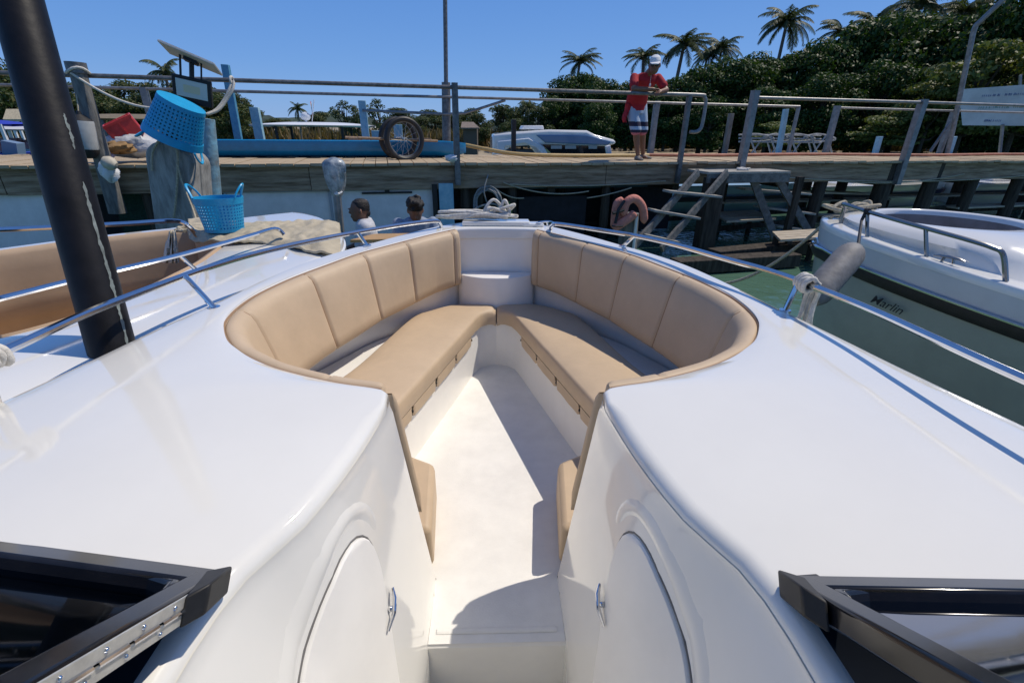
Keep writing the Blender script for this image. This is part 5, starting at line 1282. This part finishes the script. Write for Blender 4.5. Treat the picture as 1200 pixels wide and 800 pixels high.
# ------------------------------------------------------------------ far shore, trees
s = MB(); s.grid([[V((x, y, z)) for y, z in ((34, -.4), (39, .35), (44, .8), (60, 1.1), (140, 1.6))] for x in np.linspace(-160, 160, 9)], flip=True)
setting('shore_ground', s, SAND)
s = MB(); rows = []
for x in np.linspace(-30, 140, 50):
    row = []
    for y in np.linspace(46, 130, 24):
        h = 1.0+max(0, (x+2)*.16)*(1-math.exp(-(y-46)/16))+.5*math.sin(x*.23+y*.1); row.append(V((x, y, h)))
    rows.append(row)
s.grid(rows, flip=True); setting('hill', s, HILLM, smooth=True)
def leaves(m, rnd, lobes, n, size, up=.5, aspect=.55):
    wts = [l[1][0]*l[1][1]+l[1][0]*l[1][2] for l in lobes]
    for _ in range(n):
        c, r = rnd.choices(lobes, wts)[0]
        d = V((rnd.gauss(0, 1), rnd.gauss(0, 1), rnd.gauss(0, 1)+.25)).normalized(); k = rnd.random()**.28
        k *= 1+.12*math.sin(d.x*7+c[0]*3)*math.sin(d.z*9+c[2])
        p = V(c)+V((d.x*r[0]*k, d.y*r[1]*k, d.z*r[2]*k))
        nn = (d*.7+V((rnd.gauss(0, .6), rnd.gauss(0, .6), rnd.gauss(0, .5)+up))).normalized()
        a = nn.cross(V((rnd.gauss(0, 1), rnd.gauss(0, 1), rnd.gauss(0, 1)))).normalized(); b = nn.cross(a); L = size*rnd.uniform(.6, 1.35)
        t = a*L; w_ = b*L*aspect
        m.add([p-t, p-t*.1+w_, p+t, p-t*.1-w_], [(0, 1, 2, 3)])
TREES = {}
def tree_proto(kind, seed, name, lm, H, R, nl, size, flatten=1.0, nlobes=16, low=.25):
    rnd = random.Random(seed); t = thing(name, 'proto', 'tree', (0, 0, 0)); lobes = []
    tr = MB(); base = [V((0, 0, -.6)), V((rnd.uniform(-.1, .1)*R*.2, rnd.uniform(-.1, .1)*R*.2, H*.35)), V((rnd.uniform(-.2, .2)*R*.3, rnd.uniform(-.2, .2)*R*.3, H*.75))]
    tr.tube(crom(base, 6), [H*.032*(1-.06*i) for i in range(13)], 9)
    for i in range(nlobes):
        a = rnd.uniform(0, 2*PI); h = low+(1-low)*((i+.5)/nlobes); rad = R*(.30+.62*math.sin(PI*min(1, (h-low)/(1-low)*.80+.16)))*rnd.uniform(.45, 1.0)
        c = (rad*.72*math.cos(a), rad*.72*math.sin(a), H*h*.92); lr = R*rnd.uniform(.26, .42)
        lobes.append((c, (lr, lr, lr*flatten*rnd.uniform(.55, .85))))
        s0 = V((0, 0, H*max(.2, h*.55))); tr.tube(crom([s0, s0.lerp(V(c), .5)+V((0, 0, -.05*H)), V(c)], 3), [H*.012]*4+[H*.009, H*.006, H*.003], 6)
    part('trunk', tr, BARK, t, local=True)
    m = MB(); leaves(m, rnd, lobes, nl, size); part('crown', m, lm, t, local=True, smooth=False)
    TREES[kind] = t; return t
tree_proto('almond', 1, 'broadleaf_tree', LEAFD, 8, 4.2, 9500, .165, .8, 26, .08)
tree_proto('pagoda', 2, 'broadleaf_tree', LEAFD, 8, 4.4, 8500, .17, .42, 24, .10)
tree_proto('mixed', 3, 'bushy_tree', LEAFM, 6, 3.0, 6500, .135, .8, 18, .10)
tree_proto('yellow', 4, 'broadleaf_tree', LEAFY, 5, 3.2, 4200, .13, .34, 12, .25)
tree_proto('light', 5, 'slender_tree', LEAFM, 6, 2.2, 1300, .13, .7, 12, .35)
def palm_proto(kind, seed, H, nf, FL_):
    rnd = random.Random(seed); t = thing('coconut_palm', 'proto', 'palm', (0, 0, 0)); m = MB()
    top = V((rnd.uniform(-.5, .5), .2, H)); tk = crom([(0, 0, -.5), (top.x*.2, 0, H*.4), top], 8)
    m.tube(tk, [.20-.09*i/(len(tk)-1) for i in range(len(tk))], 9); part('trunk', m, PALMB, t, local=True)
    m = MB()
    for i in range(nf):
        a = i*2.39996+rnd.uniform(-.2, .2); e0 = rnd.uniform(-.35, 1.25); L = FL_*rnd.uniform(.8, 1.1); d = V((math.cos(a), math.sin(a), 0)); pts = []; p = top.copy(); e = e0
        for k in range(10): pts.append(p.copy()); p = p+(d*math.cos(e)+V((0, 0, math.sin(e))))*(L/9); e -= rnd.uniform(.13, .22)
        m.tube(pts, [.035-.003*k for k in range(10)], 4, cap=False)
        sdv = d.cross(V((0, 0, 1)))
        fine = crom(pts, 4)
        for k in range(3, len(fine)-1):
            q = fine[k]; tt = (fine[k+1]-q).normalized(); ln = L*.24*math.sin(PI*(.12+.86*k/len(fine)))**.7
            for sg in (-1, 1):
                lv = (sdv*sg*.75+tt*.5+V((0, 0, -.42-rnd.random()*.45))).normalized()*ln*rnd.uniform(.8, 1.1); w_ = tt*(.030*FL_/2.2)
                m.add([q-w_, q+w_, q+lv*.6+w_*.7, q+lv, q+lv*.6-w_*.7], [(0, 1, 2, 3, 4)])
    part('crown', m, PALML, t, local=True, smooth=False); m = MB()
    for k in range(7): a = k*.9; m.ell(top+V((.18*math.cos(a), .18*math.sin(a), -.18)), .11, 8, 6)
    part('coconuts', m, mat('coconut', (.10, .09, .03), .6), t, local=True); TREES[kind] = (t, H); return t
palm_proto('palmA', 21, 9, 26, 2.6); palm_proto('palmB', 22, 9, 22, 2.4); palm_proto('palmC', 23, 5, 18, 2.2)
used = set()
def place(kind, x, ytop, Y, label, Hs=None, rz=0, group=None, zb=1.0, wide=1.0):
    t = TREES[kind]; H = None
    if isinstance(t, tuple): t, H = t
    if H is None: H = {'almond': 8, 'pagoda': 8, 'mixed': 6, 'yellow': 5, 'light': 6}[kind]
    p = aty(x, 150, Y); top = aty(x, ytop, Y).z; s_ = (top-zb)/H
    if kind.startswith('palm'): s_ = (top-zb)/H
    sc = (s_*wide, s_*wide, s_)
    if kind in used: o = copy_thing(t, (p.x, p.y, zb), rz, sc, label, group)
    else:
        used.add(kind); o = t; o.location = (p.x, p.y, zb); o.rotation_euler = (0, 0, rz); o.scale = sc; o['label'] = label
        if group: o['group'] = group
    return o
G1 = 'dark broadleaf trees on the right bank'; LB1 = 'dark broadleaf tree in the dense green bank behind the jetty'
# dark bank, from the middle to the right: x, top, distance
bank = [(655, 92, 40, 'almond', .9), (690, 82, 38, 'pagoda', .9), (722, 100, 37, 'almond', .9), (760, 108, 38, 'pagoda', 1), (800, 98, 36, 'almond', 1), (838, 86, 37, 'pagoda', 1), (870, 70, 36, 'almond', 1),
        (905, 64, 37, 'pagoda', 1), (940, 54, 36, 'almond', .95), (975, 36, 37, 'pagoda', .95), (1010, 20, 36, 'almond', .95), (1048, 10, 37, 'pagoda', .9), (1085, 14, 35, 'almond', .9), (1120, 4, 34, 'pagoda', .9), (1155, -22, 31, 'almond', .9), (1195, -40, 30, 'pagoda', .9), (1245, -50, 31, 'almond', .9), (1140, 10, 33, 'almond', .9), (1180, -10, 32, 'almond', .9),
        (672, 84, 39, 'almond', 1.0), (648, 112, 37, 'almond', 1.0), (706, 92, 36, 'almond', 1.0), (742, 104, 36, 'almond', 1.1), (780, 104, 34, 'almond', 1.1), (735, 94, 35, 'almond', 1.15), (765, 92, 35, 'pagoda', 1.15), (795, 86, 35, 'almond', 1.15), (822, 82, 35, 'almond', 1.1), (850, 74, 35, 'almond', 1.1), (700, 118, 33, 'almond', 1.1), (830, 112, 32, 'almond', 1.1), (900, 98, 31, 'pagoda', 1.1), (960, 92, 31, 'almond', 1.1), (1020, 78, 31, 'almond', 1.0), (1080, 72, 30, 'pagoda', 1.0), (1140, 62, 28, 'almond', 1.0), (1205, 50, 28, 'pagoda', 1.0)]
names = {0: 'rounded dark tree with the small palm behind it, at the left end of the dark green bank'}
rnd = random.Random(31)
for i, (x, y, Y, k, wd) in enumerate(bank):
    if 820 < x < 1060 and y < 95: y -= 10
    place(k, x, y, Y, LB1, rz=rnd.uniform(0, 6.28), group=G1, zb=.9, wide=wd*.95)
for x, y, Y, lab in ((1128, 40, 26.0, 'upper sunlit yellow-green bough tree left of the street lamp bend'), (1085, 88, 26.5, 'sunlit yellow-green layered tree left of the sign'), (1190, 34, 25.5, 'sunlit yellow-green tree at the right edge, above the sign'), (1040, 125, 27, 'low yellow-green tree behind the right part of the railing'), (912, 140, 26, 'low yellow-green bush tree behind the white rack')):
    place('yellow', x, y, Y, lab, rz=rnd.uniform(0, 6), zb=.9, wide=1.0 if y < 100 else 1.6)
for x, y, Y, k, lab in ((783, 52, 46, 'palmA', 'tall coconut palm directly above the man in red'), (748, 66, 47, 'palmB', 'coconut palm just left of the tall palm above the man in red'), (813, 66, 60, 'palmB', 'left one of two small far palms right of the man in red'), (829, 58, 60, 'palmA', 'right one of two small far palms right of the man in red'),
                   (894, 28, 40, 'palmA', 'large coconut palm standing clear above the dark trees, right of the middle'), (966, 38, 46, 'palmB', 'coconut palm right of the large clear palm, left of a smaller one'), (986, 28, 54, 'palmA', 'smaller palm close to the top of the dark bank, beside another'), (1037, 4, 40, 'palmA', 'coconut palm cut by the top edge of the picture'), (1078, 14, 44, 'palmB', 'palm rising behind the dark bank, right of the one cut by the top edge'), (1096, 14, 50, 'palmA', 'far thin palm behind the dark bank, left of the street lamp'),
                   (669, 72, 50, 'palmB', 'small palm crown rising over the rounded dark tree')):
    place(k, x, y, Y, lab, rz=rnd.uniform(0, 6), zb=1.0, wide=1.35 if x in (783, 748, 669) else 1.0)
for x, y, Y, lab in ((352, 128, 34, 'short palm behind the white canopy boat'), (620, 126, 36, 'short palm in the green bank left of the dark trees'), (206, 84, 40, 'palm whose crown shows behind the floodlight')):
    place('palmC', x, y, Y, lab, rz=rnd.uniform(0, 6), zb=.9, wide=.85)
G2 = 'bushy trees on the left shore'; LB2 = 'bushy green tree on the low far shore behind the jetty'
for i, (x, y, Y, wd) in enumerate(((-30, 40, 36, 1), (2, 44, 36, .9), (40, 98, 48, 1.2), (75, 92, 50, 1.1), (112, 96, 50, 1.2), (150, 92, 46, 1.1), (185, 96, 46, 1), (222, 92, 44, 1), (255, 100, 46, 1.1), (285, 106, 40, .8), (300, 128, 55, 1.3), (335, 140, 50, 1.4), (375, 130, 52, 1.4), (510, 128, 60, 1.8), (470, 126, 60, 1.8), (548, 126, 55, 1.4), (590, 122, 44, 1.3), (612, 118, 40, 1.1), (630, 124, 36, 1.1), (95, 108, 42, 1.4), (130, 112, 42, 1.4), (168, 108, 40, 1.4), (205, 104, 40, 1.3), (240, 108, 40, 1.3), (272, 112, 38, 1.2), (320, 138, 44, 1.6), (490, 136, 46, 1.8), (530, 134, 46, 1.6), (560, 132, 40, 1.3), (600, 138, 34, 1.2))):
    place('mixed', x, y, Y, LB2, rz=rnd.uniform(0, 6), group=G2, zb=.8, wide=wd)
for x, y, lab in ((405, 114, 'open-crowned small tree left of the tall light blue post'), (446, 112, 'open-crowned small tree right of the tall light blue post'), (420, 120, 'small leafy tree directly behind the tall light blue post')):
    place('light', x, y, 30, lab, rz=rnd.uniform(0, 6), zb=.8, wide=.95)
s = MB(); rows = []
for x in np.linspace(-170, 60, 240):
    h = 1.7+.35*math.sin(x*.21)+.3*math.sin(x*.53)+.25*math.sin(x*1.3); rows.append([V((x, 150+k*12, z)) for k, z in ((0, .5), (.3, h*1.3), (1, h*2.2+.5*math.sin(x*.7)), (2.5, h*2.6), (4, 2))])
s.grid(rows, flip=True); setting('far_hill', s, mat('far_wood', (.03, .05, .035), .95, var=.5, vscale=.25), smooth=True)
# dry undergrowth along the shore: uncountable
rnd = random.Random(77); m = MB()
for _ in range(9000):
    x = rnd.uniform(-38, 44); y = 40+rnd.random()**2*12; z = .55+(y-38)*.03; h = rnd.uniform(.3, 1.3)*(1 if x < 12 else 1.4); a = rnd.uniform(0, PI); w_ = V((math.cos(a), math.sin(a), 0))*rnd.uniform(.06, .16); t = V((rnd.gauss(0, .3), rnd.gauss(0, .3), h))
    p = V((x, y, z)); m.add([p-w_, p+w_, p+t*.7+w_*.8, p+t], [(0, 1, 2, 3)])
setting('shore_scrub', m, leafmat('dry_scrub', (.05, .06, .02), (.16, .12, .05), (.34, .22, .10)), 'stuff')
# ------------------------------------------------------------------ sign, street lamp, rack, far boats
a, b_ = aty(1124, 105, 15.5), aty(1262, 95, 14.2); c, d = aty(1128, 147, 15.5), aty(1262, 148, 14.2)
t = thing('banner_sign', 'pale blue banner sign with faded lines of writing, at the right edge behind the jetty', 'sign', c)
bx = (b_-a); nrm = bx.cross(V((0, 0, 1))).normalized(); nrm = nrm*(-1 if nrm.y > 0 else 1)
m = MB(); m.prism([a, b_, d, c], nrm*-.04); part('banner', m, mat('banner_cloth', (.30, .44, .52), .7, var=.12, vscale=2), t)
rn = random.Random(4); mb1, mb2 = MB(), MB()
def bl(s0, s1, t0, t1): return lambda s_, q: (a.lerp(b_, s_).lerp(c.lerp(d, s_), q))
def word(m, s0, s1, q, hh, off=.012):
    s_ = s0
    while s_ < s1:
        w_ = rn.uniform(.010, .022); p = a.lerp(b_, s_).lerp(c.lerp(d, s_), q); u = bx.normalized()
        H_ = hh*rn.uniform(.6, 1.0); L = bx.length*w_
        kind = rn.randrange(3)
        m.box(p+u*L*.15+nrm*off+V((0, 0, H_/2)), (L*.22, .01, H_), 0, Matrix((u, -nrm, V((0, 0, 1)))).transposed())
        if kind: m.box(p+u*L*.5+nrm*off+V((0, 0, H_*(.9 if kind == 1 else .45))), (L*.7, .01, H_*.2), 0, Matrix((u, -nrm, V((0, 0, 1)))).transposed())
        if kind == 2: m.box(p+u*L*.75+nrm*off+V((0, 0, H_*.3)), (L*.2, .01, H_*.6), 0, Matrix((u, -nrm, V((0, 0, 1)))).transposed())
        s_ += w_*1.25
for s0, s1 in ((.20, .37), (.40, .62), (.66, .9)): word(mb1, s0, s1, .24, .15)
for s0, s1 in ((.16, .26), (.29, .44), (.47, .60), (.63, .85)): word(mb2, s0, s1, .55, .12)
for s0, s1 in ((.20, .36),): word(mb1, s0, s1, .9, .13)
part('blue_writing', mb1, mat('banner_blue', (.02, .08, .26), .7), t); part('green_writing', mb2, mat('banner_green', (.02, .20, .17), .7), t)
m = MB(); m.beam(aty(1175, 146, 15.0), aty(1171, 185, 15.0), .06, .06); part('sign_post', m, PIPEL, t); m = MB(); m.beam(aty(1196, 88, 14.9), aty(1193, 140, 14.9), .05, .05); part('sign_post', m, PIPEL, t)
t = thing('street_lamp', 'thin grey street lamp post with a bent arm, at the right beside the sign', 'lamp post', aty(1107, 182, 13))
m = MB(); P = [aty(1107, 190, 13), aty(1117, 150, 13), aty(1136, 60, 13), aty(1142, 34, 13), aty(1150, 24, 12.95), aty(1180, -4, 12.8), aty(1225, -45, 12.6)]
m.tube(crom(P, 5), .055, 10); part('lamp_tube', m, PIPEL, t)
m = MB(); m.beam(aty(1090, 178, 13), aty(1114, 143, 13), .05, .05); part('stay', m, PIPE, t)
e = aty(1228, -48, 12.6); m = MB(); m.box(e+V((.2, 0, .02)), (.5, .18, .08)); part('lamp_head', m, LGREY, t)
# white rack of beach chairs
t = thing('chair_rack', 'white tubular beach chairs stacked behind the far railing, right of the post gap', 'chairs', dpt(930, 180, DW+.9)-V((0, 0, .3)))
m = MB(); rn = random.Random(8)
for k in range(4):
    x = 872+k*24
    m.tube(crom([dpt(x, 158+k % 2*2, DW+.9), dpt(x+14, 157, DW+.9), dpt(x+30, 160, DW+.9), dpt(x+34, 164, DW+1.0), dpt(x+14, 166, DW+1.1), dpt(x+2, 163, DW+1.1)], 5), .022, 6)
    m.tube([dpt(x+6, 158, DW+.9), dpt(x+14, 181, DW+.9)], .02, 6); m.tube([dpt(x+24, 159, DW+1.1), dpt(x+8, 181, DW+1.1)], .02, 6); m.tube([dpt(x+26, 160, DW+1.1), dpt(x+31, 180, DW+1.1)], .02, 6)
for k in range(3): m.tube([dpt(866, 158+k*4, DW+1.0), dpt(962, 159+k*4, DW+1.0)], .024, 6)
part('chair_frame', m, mat('weathered_white_tube', (.36, .36, .35), .6, var=.3, vscale=12), t)
# ---- boats beyond the jetty
def boat(name, c, L, Bm, H, rz, hullm, label, dark=None, cat='boat'):
    t = thing(name, label, cat, c, rz); m = MB(); rows = []
    for i in range(25):
        s_ = i/24; x = (s_-.5)*L; e = (1-max(0, (s_-.45)/.55)**2.4); wv = Bm/2*e+.02; sh = H*(1+.35*max(0, s_-.5)**2*2)
        rows.append([V((x, 0, sh+.04*e)), V((x, wv*.9, sh+.02)), V((x, wv, sh)), V((x+.0, wv*.98, sh-.1)), V((x-.1*s_, wv*.85, H*.35)), V((x-.3*s_, wv*.6, -.2)), V((x-.3*s_, -wv*.6, -.2)), V((x-.1*s_, -wv*.85, H*.35)), V((x, -wv*.98, sh-.1)), V((x, -wv, sh)), V((x, -wv*.9, sh+.02)), V((x, 0, sh+.04*e))])
    m.grid(rows); m.poly(rows[0]); part('hull', m, hullm, t, local=True, ang=40); return t
def stripe(t, L, Bm, z0, z1, m_, name='hull_stripe'):
    m = MB()
    for sg in (-1, 1):
        rows = []
        for i in range(25):
            s_ = i/24; x = (s_-.5)*L; e = (1-max(0, (s_-.45)/.55)**2.4); wv = Bm/2*e+.028; rows.append([V((x, sg*wv*.97, z1)), V((x, sg*wv*.93, z0))])
        m.grid(rows)
    part(name, m, m_, t, local=True)
def canopy(t, L, Bm, z, th, m_, posts, pm, x0=0, name='canopy', pz=.6):
    m = MB(); rows = []
    for i in range(13):
        s_ = i/12; x = x0+(s_-.5)*L; e = (1-abs(2*s_-1)**3)*.98+.02; rows.append([V((x, y*Bm/2*(.75+.25*e), z+th*e*(1-y*y)*.9+(dz))) for y, dz in ((-1, 0), (-.6, 0), (0, 0), (.6, 0), (1, 0), (.9, -.06), (0, -.05), (-.9, -.06), (-1, 0))])
    m.grid(rows); part(name, m, m_, t, local=True, ang=50)
    for x in posts:
        for sg in (-1, 1): m = MB(); m.beam((x, sg*Bm*.42, pz), (x, sg*Bm*.42, z), .07, .07); part('canopy_post', m, pm, t, local=True)
# white canopy boat behind the canoe
c = aty(372, 160, 17); t = boat('canopy_boat', (c.x, c.y, 0), 5.2, 1.9, .95, .1, KAYAK, 'boat with a white flat canopy and a small flag on it, behind the blue canoe')
ztop = aty(372, 142, 17).z; canopy(t, 3.6, 1.9, ztop-.12, .10, WHITE, (-1.0, .95), BLACKR, .0)
m = MB(); m.box((0, .2, 1.15), (2.0, .9, .35)); part('console', m, BLACKG, t, local=True, bevel=.03)
fl = MB(); fl.tube([V((-.1, 0, ztop-.02)), V((.06, 0, ztop+.62))], .012, 6); fg = part('flag_staff', fl, WHITE, t, local=True)
m = MB()
for i in range(3): m.grid([[V((-.09+.045*(k/6)+ .012*math.sin(k)+.03*j-.10*(j/4)*1+.0, .03*math.sin(k*.9+j), ztop+.16+k*.07-j*.03)) for k in range(7)] for j in (i, i+1)], mi=i)
o = part('flag', m, [RED, WHITECL, NAVY], fg, local=True, ang=80)
m = MB(); m.ell((-.28, .0, ztop+.13), (.16, .12, .13), 12, 8); m.tube([V((-.28, 0, ztop-.03)), V((-.28, 0, ztop+.1))], .03, 6); part('radar_dome', m, WHITE, t, local=True)
# long grey-green canopy boat on the left
c = aty(150, 160, 15); t = boat('longtail_boat', (c.x, c.y, 0), 6.5, 1.7, .85, -.05, mat('maroon_hull', (.20, .04, .04), .6, var=.3), 'long boat with a brown-grey canopy behind the red crate')
canopy(t, 3.6, 1.7, aty(150, 133, 15).z-.14, .14, mat('olive_canopy', (.20, .16, .10), .85, var=.15), (-1.5, 0, 1.5), PIPE, .2)
# white hardtop speedboat
c = aty(640, 170, 14.2); t = boat('cabin_cruiser', (c.x+.3, c.y+.2, 0), 6.6, 2.3, 1.05, .04, GEL, 'white hardtop cabin boat with dark windows, behind the jetty left of the man')
def hz(x, y): return aty(x, y, 13.2)
MWc = MW[t.name].inverted()
def prof(pts, w0, w1, m_, name, bev=.03, par=None):   # side outline given thickness across
    m = MB(); m.prism([MWc @ V((hz(x, y).x, c.y+.2-w0, hz(x, y).z)) for x, y in pts], (0, w0+w1, 0)); return part(name, m, m_, par or t, local=True, bevel=bev)
prof([(577, 158), (600, 155), (645, 152), (690, 153), (700, 158), (722, 164), (726, 168), (712, 172), (640, 170), (600, 172), (582, 185), (577, 185)], .95, .95, GEL, 'hardtop', .06)
prof([(628, 158), (690, 158), (719, 166), (715, 171), (640, 168)], .97, .97, mat('sky_blue_top', (.12, .22, .36), .15, coat=.4), 'front_glass', .03)
prof([(636, 169), (714, 172), (714, 181), (648, 181)], .90, .90, DARKGL, 'side_window', .01)
m = MB()
for x0, x1 in ((647, 660), (664, 677), (692, 702)): m.prism([MWc @ V((hz(x, y).x, c.y+.2-.935, hz(x, y).z)) for x, y in ((x0, 171), (x1, 171), (x1, 175), (x0, 175))], (0, .03, 0))
part('window_panel', m, mat('grey_seat', (.45, .45, .42), .6), t, local=True)
prof([(583, 166), (620, 162), (638, 172), (646, 186), (640, 186), (630, 174), (615, 168), (592, 172), (588, 186), (583, 186)], 1.0, 1.0, WHITE, 'arch', .02)
prof([(615, 147), (640, 147), (641, 152), (613, 152)], .4, .4, WHITE, 'roof_pod', .02)
post(717, 181, 171, DW+.35, .10, WHITE, 'short white stake leaning beside the white cabin boat', tx=720-8, zb=1.2)
post(602, 182, 140, DW+.4, .09, BLACKR, 'thin black stake in front of the white cabin boat', tx=602, zb=1.0)
# boats seen under the right part of the jetty and through the gap
for i, (x, y, Y, L, rz, hm, lab) in enumerate(((1010, 232, 14.6, 6.5, .22, GEL, 'white speedboat seen under the jetty left of the dark piles, near the right boat'), (1165, 226, 15.6, 4.6, .2, GEL, 'white boat seen under the jetty directly above the right boat'), (865, 220, 13.6, 5, .2, mat('blue_white_hull', (.25, .40, .55), .4), 'pale blue boat seen under the jetty behind the boarding steps'))):
    c = aty(x, y, Y); t = boat('moored_boat', (c.x, Y, 0), L, 2.0, .62 if i < 2 else .7, rz, hm, lab); stripe(t, L, 2.0, .3, .42, NAVY)
    m = MB(); m.box((-.4, 0, .72), (1.6, 1.2, .16)); part('cabin', m, WHITE, t, local=True, bevel=.05)
# cluttered small boats and huts at the far left
c = aty(17, 160, 19); t = thing('thatched_hut', 'small stall with a pale thatched roof at the far left behind the black pole', 'hut', (c.x, c.y, .4))
r_ = [aty(4, 142, 19), aty(29, 142, 19), aty(26, 130, 19.6), aty(8, 130, 19.6)]
m = MB(); m.prism(r_, (0, .0, .06)); m.prism([r_[3], r_[2], r_[1]+V((0, 1.3, 0)), r_[0]+V((0, 1.3, 0))], (0, 0, .06)); part('roof', m, mat('thatch', (.44, .38, .26), .95, var=.3, stretch=(20, 4, 4), vscale=3), t)
m = MB()
for x in (6, 13, 20, 27): p = aty(x, 142, 19.2); m.beam(V((p.x, p.y, .2)), p, .07, .07)
part('stall_posts', m, WHITE, t); m = MB(); p = aty(17, 165, 19.4); m.box((p.x, p.y+.4, 1.0), (.9, .3, .7)); part('stall_counter', m, mat('teal_board', (.05, .25, .25), .6), t)
for i, (x, Y, col, lab) in enumerate(((-12, 14.5, (.03, .06, .35), 'blue boat with a sheltering tarp at the far left edge'), (36, 17, (.25, .45, .48), 'turquoise and white boat behind the black pole'))):
    c = aty(x, 170, Y); t = boat('fishing_boat', (c.x, c.y, 0), 4.6, 1.5, 1.15, .1, mat('paint%d' % i, col, .5, var=.2), lab); stripe(t, 4.6, 1.5, .85, .97, WHITE)
    canopy(t, 2.2, 1.4, 1.75 if i else 1.9, .12, mat('tarp%d' % i, ((.02, .04, .40) if i == 0 else (.55, .55, .55)), .7), (-.9, .9), WHITE, 0, pz=1.1)
    m = MB(); rn = random.Random(i+3)
    for k in range(5): m.box((rn.uniform(-1.5, 1.5), rn.uniform(-.4, .4), 1.25+rn.uniform(0, .1)), (rn.uniform(.2, .5), .3, rn.uniform(.15, .35)))
    part('gear', m, mat('gear%d' % i, (.30, .06, .06), .7, col2=(.4, .4, .38), vscale=2), t, local=True)
post(14, 184, 166, DW+.5, .22, mat('slate_blue', (.16, .24, .36), .6), 'stout slate-blue bollard at the far left behind the jetty', tx=20-5, zb=1.2, name='bollard', cat='bollard')
c = aty(560, 150, 26); t = thing('shore_hut', 'small grey-roofed hut on the shore behind the tall near railing post', 'hut', (c.x, c.y, .4))
m = MB(); a = aty(540, 151, 26); b_ = aty(561, 151, 26); zt = aty(550, 144, 26).z
m.prism([a, b_, V((b_.x-.3, b_.y+1, zt)), V((a.x, a.y+1, zt))], (0, 0, .05)); m.prism([V((a.x, a.y+1, zt)), V((b_.x-.3, b_.y+1, zt)), V((b_.x, b_.y+2, a.z)), V((a.x, a.y+2, a.z))], (0, 0, .05)); part('roof', m, mat('hut_roof', (.20, .16, .13), .9, var=.2), t)
m = MB(); m.box(((a.x+b_.x)/2, a.y+1.0, (a.z+.2)/2), (b_.x-a.x-.2, 1.5, a.z-.2)); part('wall', m, mat('hut_wall', (.12, .09, .07), .9), t)
